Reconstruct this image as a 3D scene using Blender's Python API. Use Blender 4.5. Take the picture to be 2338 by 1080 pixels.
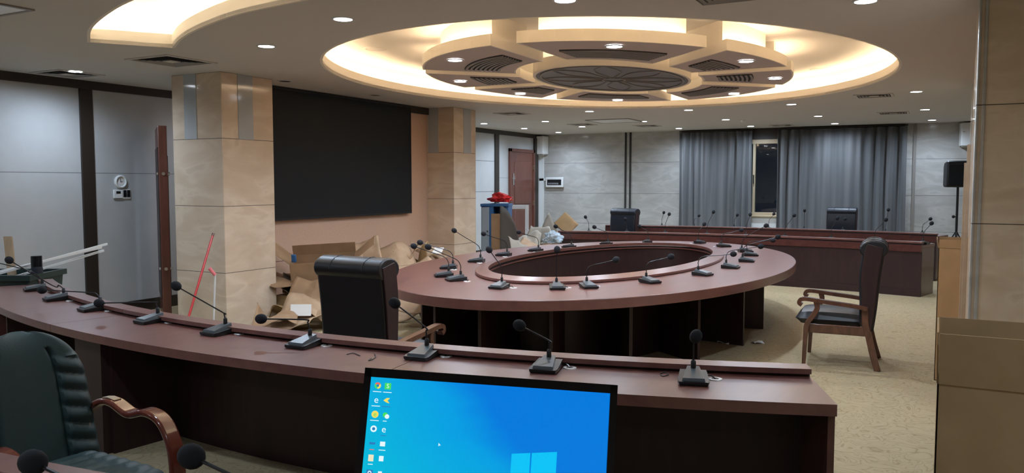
import bpy, bmesh, math, random
from mathutils import Vector, Matrix, noise, geometry
PI=math.pi
for o in list(bpy.data.objects): bpy.data.objects.remove(o,do_unlink=True)
S=bpy.context.scene; C=S.collection
# ------------------------------------------------------------------ camera, world, exposure
F=1830.0; PITCH=math.atan((540-417.5)/F); YAW=math.radians(28); HC=1.67; H=2.9
cam=bpy.data.cameras.new('camera'); cam.lens=F/2338*36; cam.sensor_width=36; cam.sensor_fit='HORIZONTAL'; cam.clip_start=.05
co=bpy.data.objects.new('camera',cam); C.objects.link(co); co.location=(0,0,HC); co.rotation_euler=(PI/2-PITCH,0,YAW); S.camera=co
w=bpy.data.worlds.new('world'); S.world=w; w.use_nodes=True
w.node_tree.nodes['Background'].inputs[0].default_value=(.02,.03,.05,1); w.node_tree.nodes['Background'].inputs[1].default_value=.2
S.view_settings.view_transform='Standard'; S.view_settings.look='None'; S.view_settings.gamma=1; S.view_settings.exposure=0.86
DOWN_W=80.0      # watts of each recessed downlight
COVE_E=13.0       # emission strength of the warm cove strips
# ------------------------------------------------------------------ photo measurement -> room coordinates (x across, y along, z up)
cp,sp=math.cos(PITCH),math.sin(PITCH)
def ray(x,y):
    X=(x-1169)/F;D=(y-540)/F
    a,b,c=X,cp-D*sp,-(D*cp+sp)
    return Vector((a*math.cos(YAW)-b*math.sin(YAW), a*math.sin(YAW)+b*math.cos(YAW), c))
def P(x,y,z):
    r=ray(x,y); return Vector((0,0,HC))+r*((z-HC)/r.z)
def WX(x,y,v): r=ray(x,y); return Vector((0,0,HC))+r*(v/r.x)
def WY(x,y,u): r=ray(x,y); return Vector((0,0,HC))+r*(u/r.y)
FW=Vector((-math.sin(YAW),math.cos(YAW),0))
def D(x,y,d):
    r=ray(x,y); return Vector((0,0,HC))+r*(d/(r.x*FW.x+r.y*FW.y))
def depth(p): return p.x*FW.x+p.y*FW.y
# ------------------------------------------------------------------ materials
def mat(name,col,rough=.5,metal=0,spec=.5,emis=None,estr=0,coat=0,trans=0,sheen=0):
    m=bpy.data.materials.new(name); m.use_nodes=True; b=m.node_tree.nodes['Principled BSDF']
    b.inputs['Base Color'].default_value=(*col,1); b.inputs['Roughness'].default_value=rough; b.inputs['Metallic'].default_value=metal
    b.inputs['Specular IOR Level'].default_value=spec; b.inputs['Coat Weight'].default_value=coat; b.inputs['Coat Roughness'].default_value=.08
    b.inputs['Transmission Weight'].default_value=trans
    if sheen: b.inputs['Sheen Weight'].default_value=sheen
    if emis: b.inputs['Emission Color'].default_value=(*emis,1); b.inputs['Emission Strength'].default_value=estr
    return m
def nodes(m): return m.node_tree.nodes, m.node_tree.links, m.node_tree.nodes['Principled BSDF']
def tex(m,scale=(1,1,1),kind='ShaderNodeTexNoise',nscale=5,detail=4,dist=0,gen='Object'):
    n,l,b=nodes(m); t=n.new('ShaderNodeTexCoord'); mp=n.new('ShaderNodeMapping'); mp.inputs['Scale'].default_value=scale
    l.new(t.outputs[gen],mp.inputs[0]); x=n.new(kind); x.inputs['Scale'].default_value=nscale
    if kind=='ShaderNodeTexNoise': x.inputs['Detail'].default_value=detail; x.inputs['Distortion'].default_value=dist
    l.new(mp.outputs[0],x.inputs['Vector']); return x
def ramp(m,src,stops):
    n,l,b=nodes(m); r=n.new('ShaderNodeValToRGB'); e=r.color_ramp.elements
    e[0].position=stops[0][0]; e[0].color=(*stops[0][1],1); e[1].position=stops[-1][0]; e[1].color=(*stops[-1][1],1)
    for p,c in stops[1:-1]: k=e.new(p); k.color=(*c,1)
    l.new(src,r.inputs[0]); return r.outputs[0]
def bump(m,src,strength=.2,dist=.01):
    n,l,b=nodes(m); bp=n.new('ShaderNodeBump'); bp.inputs['Strength'].default_value=strength; bp.inputs['Distance'].default_value=dist
    l.new(src,bp.inputs['Height']); l.new(bp.outputs[0],b.inputs['Normal'])
def seams(m,col,lines,width=.006,dark=(.09,.075,.06)):
    """thin joint lines; lines = [(axis, value), ...] in object coordinates"""
    n,l,b=nodes(m); t=n.new('ShaderNodeTexCoord'); s=n.new('ShaderNodeSeparateXYZ'); l.new(t.outputs['Object'],s.inputs[0]); acc=None
    for ax,v in lines:
        c=n.new('ShaderNodeMath'); c.operation='COMPARE'; l.new(s.outputs[ax],c.inputs[0]); c.inputs[1].default_value=v; c.inputs[2].default_value=width/2
        if acc is None: acc=c.outputs[0]
        else:
            a=n.new('ShaderNodeMath'); a.operation='MAXIMUM'; l.new(acc,a.inputs[0]); l.new(c.outputs[0],a.inputs[1]); acc=a.outputs[0]
    mx=n.new('ShaderNodeMix'); mx.data_type='RGBA'; l.new(acc,mx.inputs[0]); l.new(col,mx.inputs[6]); mx.inputs[7].default_value=(*dark,1)
    l.new(mx.outputs[2],b.inputs['Base Color'])
def marble(name,base,vein,dark,lines,rough=.13):
    m=mat(name,base,rough,coat=.15); n,l,b=nodes(m)
    a=tex(m,(1,1,2.6),nscale=1.7,detail=7,dist=.9); c=ramp(m,a.outputs[0],[(.3,dark),(.47,base),(.6,vein),(.66,base),(.8,dark)])
    seams(m,c,lines); return m
ZS=[(2,2.166),(2,1.407),(2,.654)]
M={}
M['marble']=marble('cream marble',(.66,.525,.39),(.73,.60,.46),(.61,.475,.345),ZS)
M['marble_far']=marble('grey cream marble',(.43,.42,.395),(.50,.49,.47),(.39,.38,.36),ZS,.16)
M['wallpanel']=mat('pale wall panel',(.60,.61,.60),.32); _t=tex(M['wallpanel'],nscale=3); seams(M['wallpanel'],ramp(M['wallpanel'],_t.outputs[0],[(.3,(.45,.46,.465)),(.7,(.50,.505,.505))]),[(2,1.79)],.007,(.12,.12,.12))
M['wallpanel2']=mat('pale wall panel two joints',(.60,.61,.60),.32); _t=tex(M['wallpanel2'],nscale=3); seams(M['wallpanel2'],ramp(M['wallpanel2'],_t.outputs[0],[(.3,(.45,.46,.465)),(.7,(.50,.505,.505))]),[(2,2.17),(2,1.47)],.012,(.12,.12,.12))
M['brownwall']=mat('tan fabric wall panel',(.55,.38,.28),.6); _t=tex(M['brownwall'],nscale=40); seams(M['brownwall'],ramp(M['brownwall'],_t.outputs[0],[(.3,(.56,.375,.275)),(.7,(.60,.41,.30))]),[(2,.654)],.008,(.12,.07,.05))
M['darktrim']=mat('dark brown trim',(.028,.020,.015),.4)
M['ceiling']=mat('ceiling paint',(.60,.575,.55),.75)
M['cream']=mat('cream paint',(.86,.80,.70),.6)
M['recess']=mat('cove white paint',(.88,.83,.74),.7)
M['petal']=mat('pendant panel paint',(.56,.48,.45),.65)
M['disc']=mat('grey medallion',(.19,.19,.205),.5); bump(M['disc'],tex(M['disc'],nscale=30).outputs[0],.15)
def woodmat(name,a,b_,rough,coat,sc=(1,1,1),ns=14):
    m=mat(name,a,rough,coat=coat); n,l,b=nodes(m); t=tex(m,sc,nscale=ns,detail=6,dist=.6); l.new(ramp(m,t.outputs[0],[(.3,a),(.7,b_)]),b.inputs['Base Color']); return m
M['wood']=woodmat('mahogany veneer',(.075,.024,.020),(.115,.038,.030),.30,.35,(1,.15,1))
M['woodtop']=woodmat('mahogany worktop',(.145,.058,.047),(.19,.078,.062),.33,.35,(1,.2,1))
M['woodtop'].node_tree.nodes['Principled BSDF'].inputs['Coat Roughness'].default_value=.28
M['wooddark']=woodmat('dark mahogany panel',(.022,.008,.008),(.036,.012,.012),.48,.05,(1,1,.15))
M['chairwood']=woodmat('polished brown wood',(.085,.032,.020),(.14,.055,.032),.25,.5,(1,1,.3),20)
M['redwood']=woodmat('glossy red brown wood',(.10,.022,.014),(.15,.035,.02),.14,.8,(1,1,.3),20)
M['doorwood']=woodmat('red brown door wood',(.11,.035,.024),(.16,.055,.036),.35,.2,(1,1,.12),20)
def leather(name,c,rough):
    m=mat(name,c,rough); bump(m,tex(m,nscale=160,detail=2).outputs[0],.18,.003); return m
M['leather']=leather('black leather',(.012,.012,.015),.42)
M['leathernavy']=leather('blue black leather',(.010,.013,.020),.40)
M['leathergreen']=leather('dark green upholstery',(.017,.034,.032),.55)
def cardm(name,c,c2):
    m=mat(name,c,.75); n,l,b=nodes(m); t=tex(m,nscale=6,detail=6); l.new(ramp(m,t.outputs[0],[(.35,c2),(.65,c)]),b.inputs['Base Color']); return m
M['card']=cardm('brown cardboard',(.36,.225,.125),(.30,.18,.095))
M['cardtan']=cardm('tan cardboard',(.46,.27,.12),(.40,.23,.10))
M['cardlight']=cardm('light cardboard',(.46,.32,.20),(.38,.25,.15))
M['cardolive']=cardm('dull cardboard',(.40,.265,.13),(.36,.235,.11))
M['carddark']=cardm('dark cardboard',(.10,.075,.055),(.07,.05,.035))
M['foamdark']=mat('dark grey foam',(.085,.078,.07),.8)
M['foam']=mat('pale packing foam',(.36,.325,.27),.8)
M['white']=mat('white plastic',(.75,.76,.76),.35)
M['whitepaper']=mat('white foam board',(.85,.83,.80),.6)
M['greyplastic']=mat('grey plastic',(.30,.32,.34),.4)
M['micgrey']=mat('microphone grey plastic',(.10,.115,.125),.30)
M['micblack']=mat('microphone black plastic',(.010,.010,.011),.35)
M['foamblack']=mat('black foam windscreen',(.010,.011,.014),.95)
M['black']=mat('black',(.008,.008,.009),.45)
M['blackgloss']=mat('glossy black plastic',(.008,.009,.012),.12)
M['metal']=mat('brushed metal',(.6,.6,.6),.3,1)
M['ring']=mat('pale metal ring',(.75,.73,.70),.35,.3)
M['brass']=mat('old brass',(.5,.42,.3),.35,1)
M['blue']=mat('blue painted steel',(.025,.11,.28),.4)
M['cabgrey']=mat('blue grey steel door',(.30,.36,.42),.45)
M['ledscreen']=mat('matt black display',(.009,.0115,.014),.55,spec=.25)
M['red']=mat('red plastic pole',(.55,.02,.02),.35)
M['pink']=mat('pink plastic',(.85,.22,.25),.4)
M['redbag']=mat('red plastic bag',(.75,.03,.035),.3)
M['vent']=mat('grey vent',(.26,.24,.22),.5)
M['ventdark']=mat('vent shadow gap',(.03,.028,.026),.8)
M['goldframe']=mat('beige window frame',(.58,.47,.32),.35,.2)
M['glass']=mat('window glass',(.8,.9,.9),.02,trans=1)
M['plasticwrap']=mat('clear plastic wrap',(.55,.66,.75),.12,trans=.35)
M['greenbin']=mat('dark green plastic',(.012,.03,.026),.45)
M['bottle']=mat('dark blue plastic',(.012,.016,.03),.3)
M['plank']=woodmat('bare wood plank',(.36,.25,.15),(.46,.33,.2),.6,0,(1,1,.2),12)
M['lampwhite']=mat('downlight glass',(1,1,1),.4,emis=(.86,.92,1),estr=14)
M['cove']=mat('warm cove strip',(1,1,1),.5,emis=(1,.77,.52),estr=COVE_E)
M['cove2']=mat('neutral cove strip',(1,1,1),.5,emis=(1,.88,.72),estr=COVE_E*.8)
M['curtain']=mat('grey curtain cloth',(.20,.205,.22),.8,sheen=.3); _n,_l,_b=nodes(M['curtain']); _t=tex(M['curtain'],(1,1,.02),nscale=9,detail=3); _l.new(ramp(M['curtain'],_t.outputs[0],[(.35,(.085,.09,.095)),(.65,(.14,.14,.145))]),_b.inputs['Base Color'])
def carpet():
    m=mat('patterned carpet',(.4,.33,.2),.95); n,l,b=nodes(m)
    t=tex(m,(1,1,1),nscale=3.5,detail=1.5,dist=2.2); wv=n.new('ShaderNodeMath'); wv.operation='MULTIPLY'; wv.inputs[1].default_value=26; l.new(t.outputs[0],wv.inputs[0])
    s=n.new('ShaderNodeMath'); s.operation='SINE'; l.new(wv.outputs[0],s.inputs[0])
    a=n.new('ShaderNodeMath'); a.operation='ABSOLUTE'; l.new(s.outputs[0],a.inputs[0])
    c=ramp(m,a.outputs[0],[(0,(.245,.18,.09)),(.35,(.335,.26,.145)),(1,(.365,.287,.165))]); l.new(c,b.inputs['Base Color'])
    bump(m,tex(m,nscale=220).outputs[0],.3,.004); return m
M['carpet']=carpet()
def screenmat():
    m=mat('lit display picture',(0,0,0),.25); n,l,b=nodes(m); t=n.new('ShaderNodeTexCoord'); s=n.new('ShaderNodeSeparateXYZ'); l.new(t.outputs['Generated'],s.inputs[0])
    a=n.new('ShaderNodeMath'); a.operation='MULTIPLY'; a.inputs[1].default_value=.45; l.new(s.outputs[2],a.inputs[0])
    d=n.new('ShaderNodeMath'); l.new(s.outputs[0],d.inputs[0]); l.new(a.outputs[0],d.inputs[1])
    no=tex(m,(1,1,1),nscale=2,gen='Generated'); e=n.new('ShaderNodeMath'); e.operation='MULTIPLY_ADD'; e.inputs[1].default_value=.25; l.new(no.outputs[0],e.inputs[0]); l.new(d.outputs[0],e.inputs[2])
    c=ramp(m,e.outputs[0],[(.35,(.0,.50,.73)),(.85,(.0,.36,.80)),(1.15 if False else 1,(.0,.20,.76))]); l.new(c,b.inputs['Emission Color']); b.inputs['Emission Strength'].default_value=.53; return m
M['screen']=screenmat()
def em(name,c,s=.6): return mat(name,(0,0,0),.5,emis=c,estr=s)
M['pane']=em('lit pane',(.0,.50,.85)); M['iw']=em('icon white',(.7,.85,.9)); M['ir']=em('icon red',(.8,.12,.08)); M['iy']=em('icon yellow',(.8,.65,.1)); M['ig']=em('icon green',(.05,.65,.12)); M['ib']=em('icon blue',(.02,.18,.45)); M['ic']=em('icon cream',(.75,.72,.5))
# ------------------------------------------------------------------ mesh builder
class MB:
    def __init__(s): s.v=[];s.f=[]
    def add(s,vs,fs):
        b=len(s.v); s.v+= [Vector(v) for v in vs]; s.f+=[tuple(i+b for i in f) for f in fs]; return s
    def box(s,x0,y0,z0,x1,y1,z1,Mx=None):
        vs=[Vector((x,y,z)) for z in(z0,z1) for y in(y0,y1) for x in(x0,x1)]
        if Mx: vs=[Mx@v for v in vs]
        return s.add(vs,[(0,2,3,1),(4,5,7,6),(0,1,5,4),(2,6,7,3),(0,4,6,2),(1,3,7,5)])
    def cbox(s,c,size,rz=0,rx=0,ry=0):
        Mx=Matrix.Translation(c)@Matrix.Rotation(rz,4,'Z')@Matrix.Rotation(ry,4,'Y')@Matrix.Rotation(rx,4,'X'); a,b,d=[k/2 for k in size]
        return s.box(-a,-b,-d,a,b,d,Mx)
    def prism(s,poly,z0,z1,holes=()):
        loops=[[Vector((p[0],p[1],0)) for p in poly]]+[[Vector((p[0],p[1],0)) for p in h] for h in holes]
        tris=geometry.tessellate_polygon(loops); flat=[p for l in loops for p in l]; n=len(flat)
        vs=[(p.x,p.y,z0) for p in flat]+[(p.x,p.y,z1) for p in flat]; fs=[]
        for t in tris:
            fs.append(tuple(t)); fs.append(tuple(i+n for i in reversed(t)))
        b=0
        for l in loops:
            k=len(l)
            for i in range(k): j=(i+1)%k; fs.append((b+i,b+j,b+j+n,b+i+n))
            b+=k
        return s.add(vs,fs)
    def tube(s,pts,r,n=8,cap=True,flat=None):
        pts=[Vector(p) for p in pts]; k=len(pts); rs=r if isinstance(r,(list,tuple)) else [r]*k; vs=[];up=None
        for i,p in enumerate(pts):
            t=(pts[min(i+1,k-1)]-pts[max(i-1,0)]).normalized()
            if up is None: up=t.orthogonal().normalized()
            up=(up-t*up.dot(t)); up=up.normalized() if up.length>1e-6 else t.orthogonal().normalized()
            sd=t.cross(up)
            for j in range(n):
                a=2*PI*j/n; vs.append(p+(up*math.cos(a)+sd*math.sin(a))*rs[i])
        fs=[(i*n+j,i*n+(j+1)%n,(i+1)*n+(j+1)%n,(i+1)*n+j) for i in range(k-1) for j in range(n)]
        if cap: fs+=[tuple(range(n-1,-1,-1)),tuple((k-1)*n+j for j in range(n))]
        return s.add(vs,fs)
    def band(s,pts,w,t,side=(1,0,0)):
        """rectangular section swept along pts: w along side, t across"""
        pts=[Vector(p) for p in pts]; k=len(pts); sd=Vector(side).normalized(); vs=[]
        for i,p in enumerate(pts):
            tg=(pts[min(i+1,k-1)]-pts[max(i-1,0)]).normalized(); nn=tg.cross(sd).normalized()
            ww=w[i] if isinstance(w,list) else w; tt=t[i] if isinstance(t,list) else t
            for a,b in((-1,-1),(1,-1),(1,1),(-1,1)): vs.append(p+sd*a*ww/2+nn*b*tt/2)
        fs=[(i*4+j,i*4+(j+1)%4,(i+1)*4+(j+1)%4,(i+1)*4+j) for i in range(k-1) for j in range(4)]+[(3,2,1,0),tuple((k-1)*4+j for j in range(4))]
        return s.add(vs,fs)
    def lathe(s,prof,n=24,c=(0,0,0),ring=False):
        if ring: prof=list(prof)+[prof[0]]
        vs=[];c=Vector(c)
        for r,z in prof:
            for j in range(n): a=2*PI*j/n; vs.append(c+Vector((r*math.cos(a),r*math.sin(a),z)))
        k=len(prof); fs=[(i*n+j,i*n+(j+1)%n,(i+1)*n+(j+1)%n,(i+1)*n+j) for i in range(k-1) for j in range(n)]
        if not ring: fs+=[tuple(range(n-1,-1,-1)),tuple((k-1)*n+j for j in range(n))]
        return s.add(vs,fs)
    def ball(s,c,r,sz=1.0,n=16,m=10,Mx=None):
        prof=[(max(r*math.sin(PI*i/m),1e-4),-r*sz*math.cos(PI*i/m)) for i in range(m+1)]
        b=len(s.v); s.lathe(prof,n,(0,0,0))
        for i in range(b,len(s.v)): s.v[i]=(Mx@s.v[i] if Mx else s.v[i])+Vector(c)
        return s
    def ringwall(s,inner,outer,z0,z1):
        n=len(inner); vs=[(p[0],p[1],z0) for p in inner]+[(p[0],p[1],z0) for p in outer]+[(p[0],p[1],z1) for p in inner]+[(p[0],p[1],z1) for p in outer]; fs=[]
        for i in range(n):
            j=(i+1)%n
            fs+=[(i,j,n+j,n+i),(2*n+i,3*n+i,3*n+j,2*n+j),(i,2*n+i,2*n+j,j),(n+i,n+j,3*n+j,3*n+i)]
        return s.add(vs,fs)
    def grid(s,fn,nu,nv,thick=0,closed=False):
        vs=[Vector(fn(i/nu,j/nv)) for i in range(nu+1) for j in range(nv+1)]
        fs=[(i*(nv+1)+j,(i+1)*(nv+1)+j,(i+1)*(nv+1)+j+1,i*(nv+1)+j+1) for i in range(nu) for j in range(nv)]
        return s.add(vs,fs)
RM={}
def mesh(mb,m,smooth=True,ang=35):
    me=bpy.data.meshes.new('m'); me.from_pydata([tuple(v) for v in mb.v],[],mb.f)
    bm=bmesh.new(); bm.from_mesh(me); bmesh.ops.recalc_face_normals(bm,faces=bm.faces); bm.to_mesh(me); bm.free()
    if smooth:
        me.polygons.foreach_set('use_smooth',[True]*len(me.polygons)); me.set_sharp_from_angle(angle=math.radians(ang))
    me.materials.append(M[m] if isinstance(m,str) else m); me.update(); return me
def obj(name,mb,m,parent=None,world=True,bevel=0,solid=0,sub=0,smooth=True,label=None,stuff=False):
    """one mesh object; vertices given in room coordinates are moved into the thing's own frame"""
    if isinstance(mb,MB):
        if parent is not None and world and parent.name in RM:
            inv=RM[parent.name].inverted(); mb.v=[inv@v for v in mb.v]
        me=mesh(mb,m,smooth)
    else: me=mb
    me.name=name; o=bpy.data.objects.new(name,me); C.objects.link(o)
    if parent is not None:
        o.parent=parent
        if parent.name in RM: RM[o.name]=RM[parent.name]
    if solid: md=o.modifiers.new('solidify','SOLIDIFY'); md.thickness=solid; md.offset=0
    if sub: md=o.modifiers.new('subdivide','SUBSURF'); md.levels=sub; md.render_levels=sub
    if bevel: md=o.modifiers.new('bevel','BEVEL'); md.width=bevel; md.segments=2; md.limit_method='ANGLE'; md.angle_limit=.7
    if label: o['label']=label
    if stuff: o['kind']='stuff'
    return o
def thing(name,label,cat,loc=(0,0,0),rz=0,group=None):
    o=bpy.data.objects.new(name,None); C.objects.link(o); o.location=loc; o.rotation_euler=(0,0,rz); o.empty_display_size=.1
    o['label']=label; o['category']=cat
    if group: o['group']=group
    RM[o.name]=Matrix.Translation(Vector(loc))@Matrix.Rotation(rz,4,'Z'); return o
def tag(o,label,cat,group=None):
    o['label']=label; o['category']=cat
    if group: o['group']=group
    return o
def struct(name,mb,m,parent=None,**k):
    o=obj(name,mb,m,parent,**k)
    if parent is None: o['kind']='structure'
    return o
def catmull(pts,n=6):
    pts=[Vector(p) for p in pts]; q=[pts[0]*2-pts[1]]+pts+[pts[-1]*2-pts[-2]]; out=[]
    for i in range(1,len(q)-2):
        for k in range(n):
            t=k/n; a,b,c,d=q[i-1:i+3]
            out.append(.5*((2*b)+(c-a)*t+(2*a-5*b+4*c-d)*t*t+(3*b-a-3*c+d)*t**3))
    return out+[pts[-1]]
# ------------------------------------------------------------------ room shell
VL,VR,U0,U1=-9.15,2.3,-3.5,18.75
struct('floor',MB().box(VL-.1,U0-.1,-.1,VR+.1,U1+.3,0),'carpet')
struct('wall_back',MB().box(VL-.1,U0-.15,0,VR+.1,U0,H),'marble')
struct('wall_right',MB().box(VR,U0,0,VR+.15,U1,H),'marble')
struct('wall_left',MB().box(VL-.15,U0,0,VL,8,H),'wallpanel')
struct('wall_left',MB().box(VL-.15,8,0,VL,16.4,H),'wallpanel2')
struct('wall_left',MB().box(VL-.15,16.4,0,VL,U1,H),'wallpanel')
# left wall dark trims
struct('trim_1',MB().box(VL,U0,2.8,VL+.035,U1,H),'darktrim')
struct('trim_2',MB().box(VL,6.13,0,VL+.03,6.29,2.8),'darktrim')
struct('trim_3',MB().box(VL,16.33,0,VL+.03,16.52,2.8),'darktrim')
struct('trim_4',MB().box(VL,2.6,0,VL+.03,2.76,2.8),'darktrim')
struct('baseboard_left',MB().box(VL,U0,0,VL+.02,16.9,.15),'darktrim')
# far wall: marble either side of the curtained window
WL,WR=-5.42,-.66
struct('wall_far',MB().box(VL,U1,0,WL,U1+.2,H).box(WR,U1,0,VR,U1+.2,H),'marble_far')
struct('wall_far',MB().box(WL,U1,0,WR,U1+.2,.93),'white')
struct('trim_5',MB().box(WL,U1,2.65,WR,U1+.2,H),'darktrim')
for i,v in enumerate((-6.81,-6.69)): struct('trim_%d'%(6+i),MB().box(v-.02,U1-.02,.3,v+.025,U1,2.9),'ventdark')
struct('trim_8',MB().box(-.50,U1-.03,0,-.44,U1,2.9),'vent')
struct('trim_9',MB().box(-.66,U1-.05,0,-.56,U1,2.9),'marble_far')
wf=struct('window_1',MB(),'goldframe') if False else None
fr=MB()
for x0,x1 in((WL,WL+.06),(-3.76,-3.70),(-2.2,-2.14),(WR-.06,WR)): fr.box(x0,U1-.01,.93,x1,U1+.1,2.65)
fr.box(WL,U1-.012,.93,WR,U1+.1,1.0); fr.box(WL,U1-.012,2.55,WR,U1+.1,2.65); fr.box(WL,U1-.06,.90,WR,U1+.1,.935)
wf=struct('window_1',fr,'goldframe',bevel=.006)
obj('window_pane',MB().box(WL+.05,U1+.03,1.0,WR-.05,U1+.04,2.55),'glass',wf)
obj('window_handle',MB().box(-3.74,U1-.05,1.65,-3.72,U1-.01,1.85),'black',wf)
# pillars
def pillar(n,x0,x1,y0,y1,faces):
    p=struct('pillar_%d'%n,MB().box(x0,y0,0,x1,y1,H),'marble',bevel=.008)
    for (a,b,c,d,e,f) in faces: obj('inset_strip',MB().box(a,b,c,d,e,f),'pstrip',p)
    return p
M['pstrip']=mat('polished pale inset strip',(.44,.46,.47),.08)
st=[WY(x,250,6.4).x for x in(421,449)]
st2=[WX(x,250,-7.05).y for x in(543,577)]
pillar(1,-7.85,-7.05,6.40,7.18,[(st[0],6.394,2.166,st[1],6.402,2.9),(-7.052,st2[0],2.166,-7.044,st2[1],2.9)])
st3=[WX(x,300,-7.0).y for x in(1058,1075)]
pillar(2,-7.85,-7.0,11.15,11.85,[(-7.50,11.144,2.166,-7.30,11.152,2.9),(-7.002,st3[0],2.166,-6.994,st3[1],2.9)])
p3=pillar(3,.2,1.0,5.97,6.72,[])
obj('corner_moulding',MB().box(.192,5.958,0,.208,5.975,H).box(.192,6.03,0,.2,6.06,H).box(.225,5.962,0,.245,5.975,H),'marble_far',p3,bevel=.004)
pillar(4,.33,1.0,11.1,11.85,[])
struct('wall_left',MB().box(-7.85,7.18,0,-7.52,11.15,H),'brownwall')
struct('wall_right',MB().box(.6,6.72,0,1.0,11.1,H),'brownwall')
struct('trim_10',MB().box(-7.52,7.18,2.79,-7.48,11.15,H),'darktrim')
for i,(a,b) in enumerate(((.20,.03),(.235,.02))): pass
# ceiling with the oval cove and the curved light trough
EC=(-3.46,9.14); EA,EB=3.06,3.82     # semi axes across / along
FC=(-3.46,9.09)
def ell(c,a,b,n=96): return [(c[0]+a*math.cos(2*PI*i/n),c[1]+b*math.sin(2*PI*i/n)) for i in range(n)]
def arcpts(pts): return [(p.x,p.y) for p in catmull([(a,b,0) for a,b in pts],5)]
far=[(-6.21,5.08),(-5.73,4.78),(-5.2,4.53),(-4.57,4.31),(-3.83,4.19),(-3.45,4.17)]
near=[(-6.60,4.55),(-6.04,4.18),(-5.4,3.87),(-4.8,3.65),(-4.1,3.50),(-3.45,3.46)]
mir=lambda L:[(-6.9-a,b) for a,b in reversed(L[:-1])]
cres=arcpts(far+mir(far))+arcpts(near+mir(near))[::-1]
rect=lambda x0,y0,x1,y1:[(x0,y0),(x1,y0),(x1,y1),(x0,y1)]
opening=ell(EC,EA,EB)
struct('ceiling',MB().prism(rect(VL,U0,VR,U1),H,H+.03,[opening,cres]),'ceiling',smooth=False)
def offset(poly,d):
    n=len(poly); out=[]
    ar=sum(poly[i][0]*poly[(i+1)%n][1]-poly[(i+1)%n][0]*poly[i][1] for i in range(n)); sg=1 if ar>0 else -1
    for i in range(n):
        a=Vector((*poly[i-1],0)); b=Vector((*poly[i],0)); c=Vector((*poly[(i+1)%n],0))
        n1=Vector(((b-a).y,-(b-a).x,0)).normalized()*sg; n2=Vector(((c-b).y,-(c-b).x,0)).normalized()*sg
        m=(n1+n2); m=m/max(m.dot(n1),.6) if m.length>1e-6 else n1
        out.append((b.x+m.x*d,b.y+m.y*d))
    return out
ZR=3.24
for nm,op,mt,idx in(('oval',opening,'cove',11),('crescent',cres,'cove2',13)):
    struct('trim_%d'%idx,MB().ringwall(op,offset(op,.025),H-.001,3.02),'cream')
    wall=offset(op,.24)
    struct('ceiling',MB().ringwall(wall,offset(op,.27),H+.03,ZR),'recess')
    struct('ceiling',MB().prism(offset(op,.27),ZR,ZR+.03),'recess',smooth=False)
    so=offset(op,.15); si=offset(op,.13)
    tag(obj('light_strip',MB().ringwall(si,so,H+.05,H+.075),mt),('warm light strip hidden behind the rim of the large oval ceiling recess' if nm=='oval' else 'light strip hidden behind the rim of the curved ceiling trough at upper left'),'light strip')
struct('ceiling',MB().box(VL-.1,U0-.1,3.32,VR+.1,U1+.2,3.4),'ceiling')
struct('wall_upper',MB().box(VL-.15,U0-.15,H,VL,U1+.2,3.4).box(VR,U0-.15,H,VR+.15,U1+.2,3.4).box(VL,U1,H,VR,U1+.2,3.4).box(VL,U0-.15,H,VR,U0,3.4),'ceiling') if False else None
# ------------------------------------------------------------------ pendant petals
def lim(a,b,ang,h,side):
    """angle t on ellipse (x=a cos, y=b sin) whose distance from the radial line at ang is h, on the given side"""
    d=Vector((math.cos(ang),math.sin(ang))); nn=Vector((-d.y,d.x))*side
    t0=math.atan2(d.y/b,d.x/a); lo,hi=0,1.2
    for _ in range(40):
        m=(lo+hi)/2; t=t0+side*m; p=Vector((a*math.cos(t),b*math.sin(t)))
        if p.dot(nn)<h: lo=m
        else: hi=m
    return t0+side*lo
def sector(ao,bo,ai,bi,k,h,n=14):
    a0=k*PI/4; a1=(k+1)*PI/4
    r=[]
    for a,b in((ao,bo),(ai,bi)):
        t0=lim(a,b,a0,h,1); t1=lim(a,b,a1,h,-1)
        while t1<t0: t1+=2*PI
        r.append([(FC[0]+a*math.cos(t0+(t1-t0)*i/n),FC[1]+b*math.sin(t0+(t1-t0)*i/n)) for i in range(n+1)])
    return r
names=['right of centre on the curtain side','behind centre right','behind centre left','left of centre on the curtain side','left of centre beside the screen','front left, over the near desk','front centre, nearest the camera','right of centre nearest the right pillar']
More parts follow.
